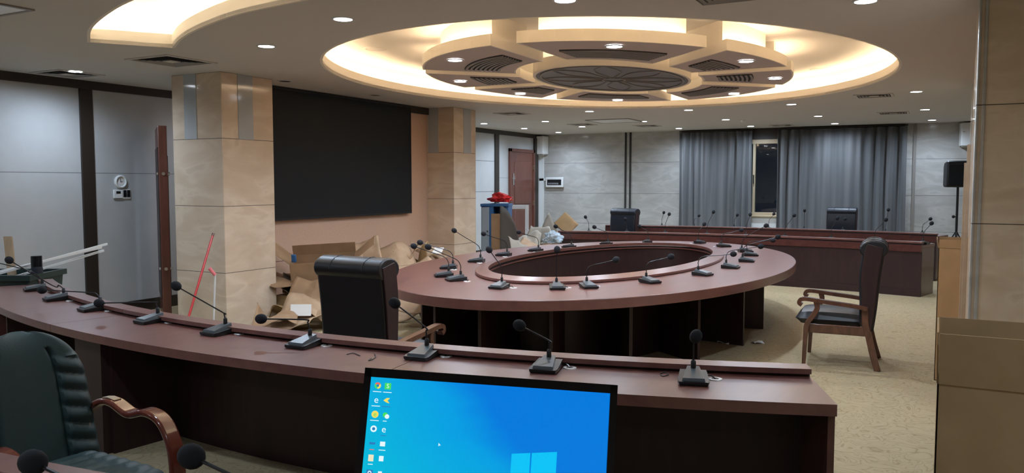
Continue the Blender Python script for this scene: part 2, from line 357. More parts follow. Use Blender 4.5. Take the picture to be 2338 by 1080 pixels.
for k in range(8):
    o,i_=sector(2.0,2.75,.98,1.68,k,.13); poly=o+i_[::-1]
    cx=sum(p[0] for p in poly)/len(poly); cy=sum(p[1] for p in poly)/len(poly)
    t=thing('ceiling_panel','wedge shaped hanging ceiling panel with cream rim, '+names[k],'ceiling panel',(cx,cy,H),0,'hanging ceiling panels around the medallion')
    inn=offset(poly,-.02)
    obj('rim',MB().prism(poly,H,H+.105,[inn]),'cream',t,smooth=False)
    obj('panel_face',MB().prism(inn,H+.004,H+.09),'petal',t,smooth=False)
    oo,ii=sector(1.80,2.55,1.16,1.86,k,.24); obj('drop_box',MB().prism(oo+ii[::-1],H+.09,ZR),'cream',t,smooth=False)
    lo,_=sector(1.90,2.63,1.05,1.75,k,.24); lo2,_=sector(1.88,2.61,1.05,1.75,k,.24)
    sm=MB()
    for j in range(len(lo)-1): sm.add([(*lo[j],H+.11),(*lo[j+1],H+.11),(*lo2[j+1],H+.11),(*lo2[j],H+.11),(*lo[j],H+.125),(*lo[j+1],H+.125),(*lo2[j+1],H+.125),(*lo2[j],H+.125)],[(0,1,2,3),(4,7,6,5),(0,4,5,1),(3,2,6,7)])
    obj('light_strip',sm,'cove',t,smooth=False)
    # curved slot vent beside the inner edge
    av,bv=1.36,2.06; mo,mi=sector(av+.20,bv+.20,av-.20,bv-.20,k,.30,10)
    v=obj('vent',MB().prism(mo+mi[::-1],H-.003,H+.004),'ventdark',t,smooth=False)
    sl=MB()
    for q in range(8):
        f=q/7; s0,_=sector(av-.19+.36*f,bv-.19+.36*f,.9,1.6,k,.30,10); s1,_=sector(av-.165+.36*f,bv-.165+.36*f,.9,1.6,k,.30,10)
        sl.prism(s0+s1[::-1],H-.014,H-.002)
    obj('slat',sl,'vent',v,smooth=False)
# medallion
t=thing('ceiling_medallion','dark oval medallion with raised leaf ridges at the centre of the ceiling panels','ceiling medallion',(FC[0],FC[1],H))
obj('rim',MB().ringwall(ell(FC,.83,1.26,64),ell(FC,.86,1.30,64),H-.01,H+.12),'cream',t)
obj('medallion_face',MB().prism(ell(FC,.83,1.26,64),H,H+.09),'disc',t,smooth=False)
obj('drop_box',MB().prism(ell(FC,.62,1.05,48),H+.09,ZR),'cream',t,smooth=False)
obj('light_strip',MB().ringwall(ell(FC,.72,1.15,64),ell(FC,.74,1.17,64),H+.10,H+.115),'cove',t)
rg=MB(); rg.ringwall(ell(FC,.76,1.18,64),ell(FC,.785,1.205,64),H-.012,H)
for k in range(8):
    a=PI/8+k*PI/4
    for s in(-1,1):
        pts=[(FC[0]+.78*r*math.cos(a+s*.30*math.sin(PI*r)),FC[1]+1.18*r*math.sin(a+s*.30*math.sin(PI*r)),H-.004) for r in[.12+.85*i/9 for i in range(10)]]
        rg.tube(pts,.008,5)
rg.ringwall(ell(FC,.12,.16,24),ell(FC,.14,.18,24),H-.012,H)
obj('ridge',rg,'vent',t)
# ------------------------------------------------------------------ downlights
dm={}
def downlight(x,y,z,label,group='recessed downlights',scale=1,watt=DOWN_W):
    t=thing('downlight',label,'downlight',(x,y,z),0,group)
    if not dm:
        dm['rim']=mesh(MB().lathe([(.070,.004),(.070,-.006),(.086,-.006),(.088,.002)],28,ring=True),'white')
        dm['lens']=mesh(MB().lathe([(.001,-.004),(.070,-.004),(.070,-.001),(.001,-.001)],28),'lampwhite')
    obj('rim',dm['rim'],None,t); obj('lamp_lens',dm['lens'],None,t)
    if watt:
        L=bpy.data.lights.get('downlight_beam')
        if not L:
            L=bpy.data.lights.new('downlight_beam','SPOT'); L.energy=watt; L.color=(.66,.81,1); L.spot_size=math.radians(168); L.spot_blend=1.0; L.shadow_soft_size=.06
        lo=bpy.data.objects.new('downlight_beam',L); C.objects.link(lo); lo.parent=t; lo.location=(0,0,-.02)
    return t
for x,y,l in[(-.89-.0,-2.21,'front centre left hanging panel'),(.82,-2.21,'front centre right hanging panel')]: pass
pd=[((-.86,-2.18),'front left hanging panel'),((.84,-2.2),'front centre hanging panel'),((-1.70,-.72),'left hanging panel beside the screen'),((1.70,-.74),'right front hanging panel'),((-1.68,.82),'far left hanging panel'),((1.72,.78),'right hanging panel'),((-.80,2.27),'far centre hanging panel'),((.92,2.22),'far right hanging panel')]
for (dx,dy),l in pd: downlight(FC[0]+dx,FC[1]+dy,H-.003,'small round downlight in the '+l,'downlights in the hanging panels',watt=DOWN_W)
dls=[((172,162),'round downlight above the left wall, beside a square vent'),((608,105),'round downlight between the curved trough and the oval recess, left of the brighter one'),((783,43),'round downlight just outside the upper left of the oval recess'),((1290,0),'round downlight cut by the top edge of the picture at centre'),((1976,2),'round downlight cut by the top edge of the picture at right'),
((1346,254),'round downlight just beyond the far rim of the oval recess, left of centre'),((1245,277),'round downlight above the far left corner, right of a grey vent'),((1197,293),'round downlight above the wooden door at far left'),((1105,282),'round downlight beside the second pillar'),((1275,302),'round downlight closest to the white wall speaker at far left'),((1329,289),'round downlight beside a grey vent near the far marble wall'),((1469,277),'round downlight right of the square ceiling light panel'),((1550,293),'round downlight at the left end of the left curtain'),((1572,251),'round downlight just beyond the middle of the far rim of the oval recess'),((1657,273),'round downlight left of the small smoke detector'),((1714,288),'round downlight above the window gap between the curtains'),((1807,238),'round downlight just beyond the oval recess on the right'),((1868,265),'round downlight in front of the right curtain, nearer one'),((1906,282),'round downlight in front of the right curtain, close to its top'),((2092,209),'round downlight at far right, nearest of three in a line'),((2112,250),'round downlight at far right, middle of three in a line'),((2128,274),'round downlight at far right, closest to the wall with the speaker')]
for p,l in dls: q=P(*p,H); downlight(q.x,q.y,H,l)
downlight(-8.45,8.6,H,'round downlight in the side passage behind the left stone pillar')
for x,y in((-6.6,1.6),(-3.45,1.6),(1.3,3.0),(-6.6,-1.2),(-3.45,-1.2),(-.4,-1.2),(-8.4,2.5)): downlight(x,y,H,'unseen round downlight added to light the near end of the room','added unseen downlights')  # out-of-view lamps, added to brighten the near area and the right pillar
# round ceiling speakers and dark spot fittings
for p,l in(((858,111),'round flush grille in the left part of the oval recess'),((1872,158),'round flush grille in the right part of the oval recess')):
    q=P(*p,ZR); tt=thing('ceiling_speaker',l,'ceiling speaker',(q.x,q.y,ZR)); obj('rim',MB().lathe([(.11,-.004),(.125,-.008),(.14,0),(.11,0)],28,ring=True),'cream',tt,world=False); obj('grille',MB().lathe([(.001,-.004),(.11,-.004),(.11,0),(.001,0)],28),'recess',tt,world=False)
for p,l in(((650,185),'unlit recessed spot in the ceiling above the left end of the black screen'),((857,217),'unlit recessed spot in the ceiling above the right half of the black screen')):
    q=P(*p,H); tt=thing('spot_fitting',l,'ceiling spot',(q.x,q.y,H)); obj('rim',MB().lathe([(.07,.0),(.07,-.006),(.09,-.006),(.092,0)],24,ring=True),'ceiling',tt,world=False); obj('reflector',MB().lathe([(.001,-.003),(.07,-.003),(.07,-.001),(.001,-.001)],24),'ventdark',tt,world=False)
q=P(1696,274,H); tt=thing('smoke_detector','small round smoke detector on the ceiling before the curtains','smoke detector',(q.x,q.y,H)); obj('base',MB().lathe([(.001,-.015),(.055,-.015),(.06,0),(.001,0)],20),'white',tt,world=False); obj('sensor',MB().lathe([(.001,-.045),(.03,-.04),(.04,-.015),(.001,-.015)],20),'white',tt,world=False)
def vent(x,y,s,label):
    t=thing('ceiling_vent',label,'ceiling vent',(x,y,H),0,'square ceiling vents')
    sq=lambda a:rect(-a,-a,a,a)
    obj('frame',MB().prism(sq(s/2),-.012,0,[sq(s/2-.035)]),'ceiling',t,world=False,smooth=False)
    obj('backing',MB().box(-s/2+.03,-s/2+.03,-.003,s/2-.03,s/2-.03,0),'ventdark',t,world=False)
    m=MB()
    for k in range(4):
        a=s/2-.05-k*.045
        for r in range(4):
            R=Matrix.Rotation(r*PI/2,4,'Z'); m.add([R@Vector(p) for p in[(-a,-a,-.012),(a,-a,-.012),(a-.022,-a+.022,-.004),(-a+.022,-a+.022,-.004)]],[(0,1,2,3)])
    obj('louvre',m,'vent',t,world=False,smooth=False)
    obj('centre_plate',MB().box(-.06,-.06,-.012,.06,.06,-.004),'ceiling',t,world=False)
vent(-6.88,5.62,.62,'square four way ceiling vent in front of the left pillar')
vent(-8.72,5.72,.55,'square ceiling vent close to the dark trim of the left wall')
vent(-6.73,12.67,.5,'square ceiling vent right of the second pillar')
vent(-6.68,15.72,.5,'square ceiling vent above the far marble wall, beside a downlight')
vent(-.85,12.48,.5,'square ceiling vent at far right, nearer of two')
vent(-.75,15.7,.5,'square ceiling vent at far right, close to the curtain')
vent(-1.2,5.3,.62,'square ceiling vent cut by the top edge of the picture')
vent(-3.0,17.9,.45,'square ceiling vent just before the window gap')
vent(-5.6,16.75,.5,'square ceiling vent behind the square light panel')
def lpanel(x,y,s,label,rz=0):
    t=thing('ceiling_light_panel',label,'ceiling light panel',(x,y,H),rz)
    obj('frame',MB().prism(rect(-s/2,-s/2,s/2,s/2),-.012,0,[rect(-s/2+.03,-s/2+.03,s/2-.03,s/2-.03)]),'vent',t,world=False,smooth=False)
    obj('diffuser',MB().box(-s/2+.03,-s/2+.03,-.008,s/2-.03,s/2-.03,0),'white',t,world=False)
lpanel(-5.72,15.1,.9,'square unlit light panel on the ceiling before the far marble wall')
q=P(90,22,H); lpanel(q.x-.42,q.y-.42,.8,'square unlit light panel at the upper left corner of the picture',math.radians(0))
# ------------------------------------------------------------------ left wall fittings
W1=lambda x,y:WX(x,y,VL)
q=W1(274,415); t=thing('wall_thermometer','round white dial thermometer on the left wall above two small boxes','thermometer',(VL,q.y,q.z))
Rz=Matrix.Rotation(PI/2,4,'Y')
def onwall(mb): mb.v=[Rz@v for v in mb.v]; return mb
obj('case',onwall(MB().lathe([(.058,0),(.082,0),(.085,.02),(.070,.03),(.058,.02)],32,ring=True)),'white',t,world=False)
obj('dial',onwall(MB().lathe([(.001,0),(.06,0),(.06,.012),(.001,.012)],32)),'whitepaper',t,world=False)
hd=MB(); hd.box(.013,-.003,-.01,.015,.003,.04); hd.box(.013,-.002,-.003,.015,.03,.003)
for k in range(12):
    a=k*PI/6; hd.cbox((.014,.05*math.sin(a),.05*math.cos(a)),(.002,.003,.010),rx=-a)
obj('hand',hd,'black',t,world=False)
q=W1(268,443); t=thing('wall_thermostat','white thermostat with a small display, left of the black box','thermostat',(VL,q.y,q.z)); obj('case',MB().box(0,-.062,-.055,.022,.062,.055),'white',t,world=False,bevel=.006); obj('display',MB().box(.021,-.03,.005,.024,.03,.035),'black',t,world=False)
q=W1(288,443); t=thing('wall_switch','black and white switch plate right of the white thermostat','switch',(VL,q.y,q.z)); obj('plate',MB().box(0,-.055,-.06,.014,.055,.055),'white',t,world=False,bevel=.004)
for k in range(2): obj('rocker',MB().box(.013,-.05+k*.052,-.04,.019,-.004+k*.052,.05),'black',t,world=False,bevel=.003)
# open door beside the first pillar
a=D(376,500,9.75); b=D(368,500,10.7); dd=(b-a); dd.z=0; L=.88; ang=math.atan2(dd.y,dd.x)
t=bpy.data.objects.new('door_1',None); C.objects.link(t); t.location=(a.x,a.y,0); t.rotation_euler=(0,0,ang); t['kind']='structure'; RM[t.name]=Matrix.Translation((a.x,a.y,0))@Matrix.Rotation(ang,4,'Z')
obj('door_leaf',MB().box(0,-.05,.01,L,.05,2.36),'doorwood',t,world=False,bevel=.006)
obj('edge_strip',MB().box(.06,-.058,.25,L,.0,2.0).box(.03,.05,.25,L-.06,.058,2.1),'wooddark',t,world=False)
for z in(1.78,.62): obj('door_handle',MB().lathe([(.001,0),(.03,0),(.03,.008),(.012,.012),(.012,.035),(.028,.045),(.024,.062),(.001,.066)],16,(0,0,0)) if False else MB().tube([(.05,-.075,z),(.05,.075,z)],[.018]*2,12).tube([(-.012,0,z),(.0,0,z)],.02,12),'metal',t,world=False)
# far door
dy0,dy1=17.02,18.36
t=bpy.data.objects.new('door_2',None); C.objects.link(t); t.location=(VL,(dy0+dy1)/2,0); t['kind']='structure'; RM[t.name]=Matrix.Translation((VL,(dy0+dy1)/2,0))
obj('door_frame',MB().box(VL,dy0,0,VL+.06,dy0+.09,2.5).box(VL,dy1-.09,0,VL+.06,dy1,2.5).box(VL,dy0,2.42,VL+.06,dy1,2.5),'doorwood',t,bevel=.006)
obj('door_leaf',MB().box(VL,dy0+.09,0,VL+.035,dy1-.09,2.42),'doorwood',t)
obj('door_panel',MB().box(VL+.03,dy0+.25,1.15,VL+.05,dy1-.25,2.2).box(VL+.03,dy0+.25,.2,VL+.05,dy1-.25,1.0),'doorwood',t,bevel=.01)
obj('door_handle',MB().box(VL+.035,dy0+.16,1.62,VL+.05,dy0+.21,1.9).tube([(VL+.04,dy0+.185,1.78),(VL+.09,dy0+.185,1.78),(VL+.09,dy0+.06,1.78)],.012),'metal',t)
obj('hinge',MB().box(VL+.03,dy1-.1,2.0,VL+.07,dy1-.08,2.12).box(VL+.03,dy1-.1,1.1,VL+.07,dy1-.08,1.22),'brass',t)
struct('trim_15',MB().box(VL,dy1,0,VL+.05,dy1+.2,2.8),'darktrim')
# corner speakers
def wspk(x,y,z,label,ang=0):
    t=thing('wall_speaker',label,'wall speaker',(x,y,z),ang,'white wall speakers')
    obj('cabinet',MB().prism([(-.17,0),(.17,0),(.13,-.24),(-.13,-.24)],-.23,.23),'white',t,world=False,bevel=.012)
    obj('grille',MB().box(-.12,-.25,-.20,.12,-.235,.20),'white',t,world=False,bevel=.006)
    obj('bracket',MB().box(-.02,-.01,-.05,.02,.03,.05),'greyplastic',t,world=False)
    obj('cone',MB().lathe([(.001,0),(.02,0),(.02,.004),(.001,.004)],14),'black',t,world=False).location=(-.09,-.252,.05)
    t.children[-1].rotation_euler=(PI/2,0,0)
q=WY(1234,332,U1-.15); wspk(q.x,U1-.03,q.z,'white wall speaker high in the far left corner above the conduit')
q=WY(2212,307,U1-.15); wspk(q.x,U1-.03,q.z,'white wall speaker at far right, mostly hidden by the stone pillar')
# conduit + breaker box
a=WY(1227,355,U1-.02); b=WY(1227,410,U1-.02); c=WY(1249,410,U1-.02)
tag(obj('cable_conduit',MB().box(a.x-.03,U1-.03,b.z-.03,a.x+.03,U1,a.z).box(a.x-.03,U1-.03,b.z-.03,c.x,U1,b.z+.03),'white'),'white square conduit running from the corner speaker down to the breaker box','conduit')
struct('trim_16',MB().box(VL,U1-.03,0,VL+.12,U1,2.4),'white')
a=WY(1248,405,U1); b=WY(1288,428,U1); cx=(a.x+b.x)/2; cz=(a.z+b.z)/2; hw=(b.x-a.x)/2; hh=(a.z-b.z)/2
t=thing('breaker_box','white breaker box with a dark window on the far marble wall','breaker box',(cx,U1,cz))
obj('case',MB().box(-hw,-.07,-hh,hw,0,hh),'white',t,world=False,bevel=.015); obj('window_cover',MB().box(-hw+.05,-.078,-hh+.06,hw-.05,-.068,hh-.055),'black',t,world=False,bevel=.005)
sw=MB()
for k in range(9): sw.box(-hw+.08+k*.033,-.082,-.05,-hw+.10+k*.033,-.077,-.01)
obj('breaker_switch',sw,'greyplastic',t,world=False)
# display on the tan wall
t=thing('wall_display','large black rectangular display mounted on the tan wall between the two pillars','display',(-7.52,9.07,1.2))
obj('screen',MB().box(-7.51,7.57,1.21,-7.45,10.57,2.86),'ledscreen',t); 
fm=MB()
for z0,z1 in((1.185,1.21),(2.86,2.885)): fm.box(-7.52,7.555,z0,-7.445,10.585,z1)
for y0,y1 in((7.555,7.57),(10.57,10.585)): fm.box(-7.52,y0,1.185,-7.445,y1,2.885)
obj('frame',fm,'black',t)
# ------------------------------------------------------------------ curtains
def curtain(x0,x1,label,seed,n):
    t=thing('curtain',label,'curtain',((x0+x1)/2,U1-.2,0),0,'grey curtains'); r=random.Random(seed)
    ph=[r.uniform(0,6.28) for _ in range(4)]
    def y(s,z): 
        a=s*n*2*PI; k=.6+.4*math.sin(s*7+ph[0])
        return U1-.17+.055*k*math.sin(a+1.2*math.sin(s*9+ph[1])+.3*math.sin(z*1.3))+.02*math.sin(a*.37+ph[2])
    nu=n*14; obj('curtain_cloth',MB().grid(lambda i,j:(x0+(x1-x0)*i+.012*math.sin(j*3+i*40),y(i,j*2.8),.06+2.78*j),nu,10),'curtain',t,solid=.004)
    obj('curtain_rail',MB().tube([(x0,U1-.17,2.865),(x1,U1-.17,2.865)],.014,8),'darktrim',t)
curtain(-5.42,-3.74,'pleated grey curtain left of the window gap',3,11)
curtain(-3.20,-.60,'pleated grey curtain right of the window gap, the wider one',8,12)
# ------------------------------------------------------------------ curved desk rows
AC=(-3.35,0)
def arcstrip(cx,cy,r0,r1,a0,a1,n=36):
    A=[a0+(a1-a0)*i/n for i in range(n+1)]
    return [(cx+r0*math.sin(a),cy+r0*math.cos(a)) for a in A]+[(cx+r1*math.sin(a),cy+r1*math.cos(a)) for a in reversed(A)]
def desk(label,cx,cy,rs,rl,a0,a1,sgn,seamA=(),ztop=.76,zl=.80,panelslope=0,edge=.05,div=6,angs=None,peds=()):
    """rs radius of the sitter edge, rl radius of the ledge edge; cy = centre of curvature; sgn=-1: desk lies on the -y side of the centre"""
    A=lambda r0,r1,b0,b1,n=36:[(x,cy+sgn*(y-cy)) for x,y in arcstrip(cx,cy,r0,r1,b0,b1,n)]
    mid=(cx,cy+sgn*(rs+rl)/2,0); t=thing('curved_desk',label,'desk',mid)
    d=1 if rl>rs else -1
    cuts=[a0]+sorted(seamA)+[a1]; m=MB()
    for i in range(len(cuts)-1): m.prism(A(rs,rl,cuts[i]+(.0003 if i else 0),cuts[i+1]-(.0003 if i<len(cuts)-2 else 0)),ztop-edge,ztop)
    obj('worktop',m,'woodtop',t,bevel=.004)
    m=MB()
    for i in range(len(cuts)-1): m.prism(A(rl-d*.105,rl+d*.01,cuts[i]+(.0003 if i else 0),cuts[i+1]-(.0003 if i<len(cuts)-2 else 0)),zl-.025,zl)
    obj('ledge',m,'woodtop',t,bevel=.004)
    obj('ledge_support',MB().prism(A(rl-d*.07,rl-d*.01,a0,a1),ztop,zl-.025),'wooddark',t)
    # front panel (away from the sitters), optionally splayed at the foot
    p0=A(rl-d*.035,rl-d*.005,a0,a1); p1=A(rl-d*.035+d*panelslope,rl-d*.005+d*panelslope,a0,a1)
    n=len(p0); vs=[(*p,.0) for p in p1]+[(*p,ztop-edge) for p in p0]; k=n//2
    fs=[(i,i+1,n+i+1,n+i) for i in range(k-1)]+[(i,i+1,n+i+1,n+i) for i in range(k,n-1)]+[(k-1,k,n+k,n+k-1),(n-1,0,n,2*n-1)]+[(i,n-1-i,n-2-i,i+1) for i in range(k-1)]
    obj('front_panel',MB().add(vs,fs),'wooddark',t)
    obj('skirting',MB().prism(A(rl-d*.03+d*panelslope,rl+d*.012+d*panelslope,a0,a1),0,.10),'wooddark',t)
    if panelslope or sgn>0: obj('upper_rail',MB().prism(A(rl-d*.03,rl+d*.012,a0,a1),ztop-.10,ztop-.0),'wood',t)
    AL=[a0+(a1-a0)*i/div for i in range(div+1)] if angs is None else [a0]+angs+[a1]; div=len(AL)-1
    for i in range(div+1):
        a=AL[i]; w=.014/abs(rs)
        a=min(max(a,a0+w),a1-w); end=i in(0,div)
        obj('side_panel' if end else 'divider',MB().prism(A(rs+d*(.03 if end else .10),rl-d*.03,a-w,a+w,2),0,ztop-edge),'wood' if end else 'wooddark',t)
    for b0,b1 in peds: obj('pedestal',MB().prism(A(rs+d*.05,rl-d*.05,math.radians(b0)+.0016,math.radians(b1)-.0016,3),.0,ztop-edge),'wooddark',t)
    return t
rad=math.radians
near=desk('long curved dark wood desk in the foreground with nine microphones along it',-3.35,11.78,8.82,8.25,-rad(27.0),rad(19.95),-1,(rad(6.7),-rad(11)),angs=[-rad(20),-rad(9.6),-rad(7.3),rad(7.3),rad(9.6)],peds=((-9.6,-7.3),(7.3,9.6)))
row1=desk('curved dark wood desk with closed front, nearer of the two far rows',-3.15,2.5,11.62,11.0,-rad(15.2),rad(15.6),1,(0,),panelslope=.0,zl=.81)
row2=desk('curved dark wood desk closest to the curtains, farther of the two far rows',-3.1,4.8,11.65,11.0,-rad(15.4),rad(16.3),1,(0,),zl=.81)
own=desk('curved desk at the very front carrying the lit monitor',-3.4,12.0,11.15,10.57,-rad(20),rad(15),-1,())
# ------------------------------------------------------------------ oval table
TC=(-3.36,8.82)
t=thing('oval_table','large oval dark wood conference table with an open oval well in its middle','table',(TC[0],TC[1],0)); oval=t
TE=lambda a,b,n=120:ell(TC,a,b,n)
obj('tabletop',MB().prism(TE(1.99,3.48),.675,.76,[TE(1.10,2.38)]),'woodtop',t,bevel=.006,smooth=True)
rn=MB(); i0,i1=TE(1.03,2.31),TE(1.17,2.45); n=len(i0)
rn.add([(*p,.775) for p in i0]+[(*p,.765) for p in i1]+[(*p,.815) for p in i0]+[(*p,.79) for p in i1],[f for i in range(n) for j in[(i+1)%n] for f in[(i,j,n+j,n+i),(2*n+i,3*n+i,3*n+j,2*n+j),(i,2*n+i,2*n+j,j),(n+i,n+j,3*n+j,3*n+i)]])
obj('inner_ledge',rn,'woodtop',t,bevel=.003)
obj('inner_trim',MB().ringwall(TE(1.035,2.315),TE(1.05,2.33),.735,.748),'woodtop',t)
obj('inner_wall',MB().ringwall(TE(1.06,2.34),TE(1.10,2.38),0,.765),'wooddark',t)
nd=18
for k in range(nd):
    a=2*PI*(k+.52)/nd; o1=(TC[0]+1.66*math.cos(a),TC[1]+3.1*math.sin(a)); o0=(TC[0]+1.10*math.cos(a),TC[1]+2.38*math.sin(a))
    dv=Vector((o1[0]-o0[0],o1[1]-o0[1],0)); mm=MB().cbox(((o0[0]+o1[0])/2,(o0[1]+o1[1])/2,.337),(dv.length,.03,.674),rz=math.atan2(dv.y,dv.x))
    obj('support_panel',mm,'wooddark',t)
# ------------------------------------------------------------------ microphones
mm_={}
def mic(base,heading,head,label,group,elbow=None,z=.76,cable=True,table=None,hd=0.0,stemh=.09,grom=1):
    """base: px of the foot, heading: angle the front faces, head: px of the windscreen"""
    b=base if isinstance(base,Vector) else P(base[0],base[1],z+.012)
    b=Vector((b.x,b.y,z)); rz=heading+PI/2
    t=thing('conference_microphone',label,'microphone',b,rz,group); Mx=RM[t.name]
    if not mm_:
        w,l=.070,.088
        lo=MB(); pl=[(-w*.92,-l),(w*.92,-l),(w,-l*.7),(w*.86,l),(-w*.86,l),(-w,-l*.7)]
        hz=lambda y:.020+.018*(y+l)/(2*l)
        n=len(pl); lo.add([(x*.93,y*.96,.002) for x,y in pl]+[(x,y,.010) for x,y in pl]+[(x,y,hz(y)) for x,y in pl],[tuple(range(n-1,-1,-1))]+[(k*n+i,k*n+(i+1)%n,(k+1)*n+(i+1)%n,(k+1)*n+i) for k in(0,1) for i in range(n)]+[tuple(2*n+i for i in range(n))])
        for sx in(-1,1):
            for sy in(-1,1): lo.lathe([(.008,0),(.008,.004)],8,(sx*w*.7,sy*l*.75,0))
        mm_['base']=mesh(lo,'micblack')
        up=MB(); q=[(-w*.74,-l*.86),(w*.74,-l*.86),(w*.42,l*.82),(-w*.42,l*.82)]
        up.add([(x,y,hz(y)-.001) for x,y in q]+[(x*.93,y*.96,hz(y)+.012+.012*(y+l)/(2*l)) for x,y in q],[(0,1,5,4),(1,2,6,5),(2,3,7,6),(3,0,4,7),(4,5,6,7)])
        mm_['top']=mesh(up,'micgrey')
        bt=MB().box(-w*.45,-l*.74,.030,w*.02,-l*.60,.0345).box(w*.10,-l*.74,.030,w*.5,-l*.60,.0345)
        mm_['btn']=mesh(bt,'greyplastic')
        mm_['sock']=mesh(MB().lathe([(.012,.05),(.012,.085),(.007,.092)],12,(0,l*.55,0)),'micblack')
        mm_['cable']=mesh(MB().tube(catmull([(.03,l*.85,.014),(.05,l*1.1,.010),(.08,l*1.05,.012),(.10,l*.8,.003)]),.0032,6),'micblack')
    bo=obj('base',mm_['base'],None,t); tp=obj('top_shell',mm_['top'],None,t); obj('button',mm_['btn'],None,tp); obj('neck_socket',mm_['sock'],None,t)
    s=Mx@Vector((0,.085*.55,.088)); dp=depth(s)
    hp=head if isinstance(head,Vector) else D(head[0],head[1],dp+hd)
    up=s+Vector((0,0,stemh))
    if elbow: e=D(elbow[0],elbow[1],dp+hd*.2); pts=[s,s+(e-s)*.45+Vector((0,0,.015)),e,hp]
    else: pts=[s,s+Vector((0,0,stemh*.55)),up+(hp-up)*.12,up+(hp-up)*.55,hp]
    path=catmull(pts,6)
    obj('gooseneck',MB().tube(path,.0042,8),'micblack',t)
    dirn=(path[-1]-path[-4]).normalized(); q=Vector((0,0,1)).rotation_difference(dirn).to_matrix()
    obj('windscreen',MB().ball(path[-1],.029,1.15,16,10,q),'foamblack',t)
    if cable: obj('cable',mm_['cable'],None,t)
    if table is not None and cable:
        g=Mx@Vector((.100,.088*.8,0)); obj('cable_grommet',MB().lathe([(.018,0),(.034,0),(.032,.004),(.018,.004)],16,(g.x,g.y,z),ring=True),'ring',table)
    return t
def toward(p,c): return math.atan2(p.y-c[1],p.x-c[0])
nm=[((82,660),(-14,598),(60,616),'leftmost microphone on the near desk, its neck running out of the picture'),
((130,682),(21,594),(120,652),'second microphone from the left end of the near desk, neck leaning left'),
((213,705),(96,662),(205,668),'third microphone from the left on the near desk, bent almost flat leftward'),
((345,732),(226,692),(350,690),'fourth microphone from the left end of the near desk, bent flat toward its neighbour'),
((500,758),(402,653),(508,713),'microphone on the near desk in front of the stone pillar'),
((695,786),(596,728),(697,730),'microphone on the near desk left of the black chair, head level to the left'),
((965,811),(901,692),(971,747),'microphone on the near desk in front of the black chair'),
((1248,839),(1186,743),(1254,778),'near desk microphone just above the right half of the monitor'),
((1583,866),(1589,768),None,'rightmost microphone on the near desk, standing straight up')]
NC=(-3.35,11.78)
for b,h,e,l in nm:
    q=P(*b,.772); mic(b,toward(q,NC),h,l,'microphones on the near desk',elbow=e,table=near)
om=[((1041,638),(977.6,564),'at the near left end, rightmost of the three close together'),((1013,629),(945,562),'at the near left end, lowest head of the three close together'),((1024,611),(959,553.7),'at the near left end, behind two others'),
((1088,596),(1037,526.5),'with its head against the corner of the second pillar'),((1150,582),(1104,534),'with its head against the blue cabinet'),((1222.6,572),(1184.6,530.5),'in front of the white metal frame'),
((1299,564),(1268.7,517),'near the left end of the far desk row'),((1384,557),(1357,518.5),'left of the far left leather chair'),((1478,553),(1460,517),'right of the far left leather chair'),((1598,554),(1608,512),'at the far end, head upright before the far desk'),
((1652.6,562),(1693,525.6),'on the far right curve, leaning right, dark head'),((1702,573.5),(1749,515),'on the far right curve with the highest head'),((1714,582),(1765,549),'on the right side, third from the window end'),((1705,595.5),(1776,541),'on the right side, reaching farthest right'),
((1668,610),(1737,562.6),'on the right side, head over the purple reflection'),((1604,626),(1674.6,580),'on the near right side, head bent level to the right'),((1483.6,643),(1532,586),'on the near side, before the well, leaning right, right one'),((1343.6,654),(1406.8,593),'on the near side, before the well, leaning right, left one'),
((1271.7,656.5),(1272,570),'at the near end, standing straight up'),((1140,655),(1116.7,570),'at the near left, head crossing the rim of the well')]
for b,h,l in om:
    q=P(*b,.772); nrm=Vector(((q.x-TC[0])/1.99**2,(q.y-TC[1])/3.48**2,0)); mic(b,math.atan2(nrm.y,nrm.x),h,'oval table microphone '+l,'microphones on the oval table',table=oval)
def rowmic(px,head,cx,cy,r,l,g,table):
    rr=ray(px,520); lo,hi=8,22
    for _ in range(50):
        m=(lo+hi)/2; x,y=rr.x*m,rr.y*m
        if math.hypot(x-cx,y-cy)<r: lo=m
        else: hi=m
    b=Vector((rr.x*lo,rr.y*lo,0)); mic(b,math.atan2(b.y-cy,b.x-cx),head,l,g,table=None,z=.76,cable=False)
r1=[(1345.5,(1336.8,495.6),'left end'),(1432,(1428,500),'before the left leather chair'),(1519.6,(1528,489),'right of the left leather chair'),(1615.6,(1629,484),'before the left curtain'),(1704.5,(1713,490),'left of the window gap'),(1794,(1813.6,491.7),'before the right curtain'),(1900,(1912,498),'below the right leather chair'),(2000,(2023,502),'behind the wooden armchair'),(2111,(2127,510),'right end')]
for px,h,l in r1: rowmic(px,h,-3.15,2.5,11.22,'microphone on the nearer far desk row, '+l,'microphones on the nearer far row',row1)
r2=[(1511.8,(1515.7,485.4),'left end'),(1585.7,(1596,492.5),'at the left curtain, second from the left'),(1677,(1683.4,491),'at the right part of the left curtain'),(1756,(1767,488.5),'below the window gap'),(1837,(1837,480.8),'left of the right leather chair, upright'),(1926,(1930,500),'before the right leather chair'),(2023.6,(2028.5,479),'right of the right leather chair'),(2108,(2124.4,500),'right end')]
for px,h,l in r2: rowmic(px,h,-3.1,4.8,11.22,'microphone on the farthest desk row, '+l,'microphones on the farthest row',row2)
q=P(75,1056,1.05); mic(Vector((-1.42,1.02,0)),toward(Vector((-1.42,1.02,0)),(-3.4,12.0)),q,'black microphone head at the bottom left corner before the green chair','microphones on the front desk',table=own,stemh=.14)
q=P(437,1042,1.05); mic(Vector((-1.16,1.20,0)),toward(Vector((-1.16,1.2,0)),(-3.4,12.0)),q,'black microphone head at the bottom, right of the green chair arm','microphones on the front desk',table=own,stemh=.14)
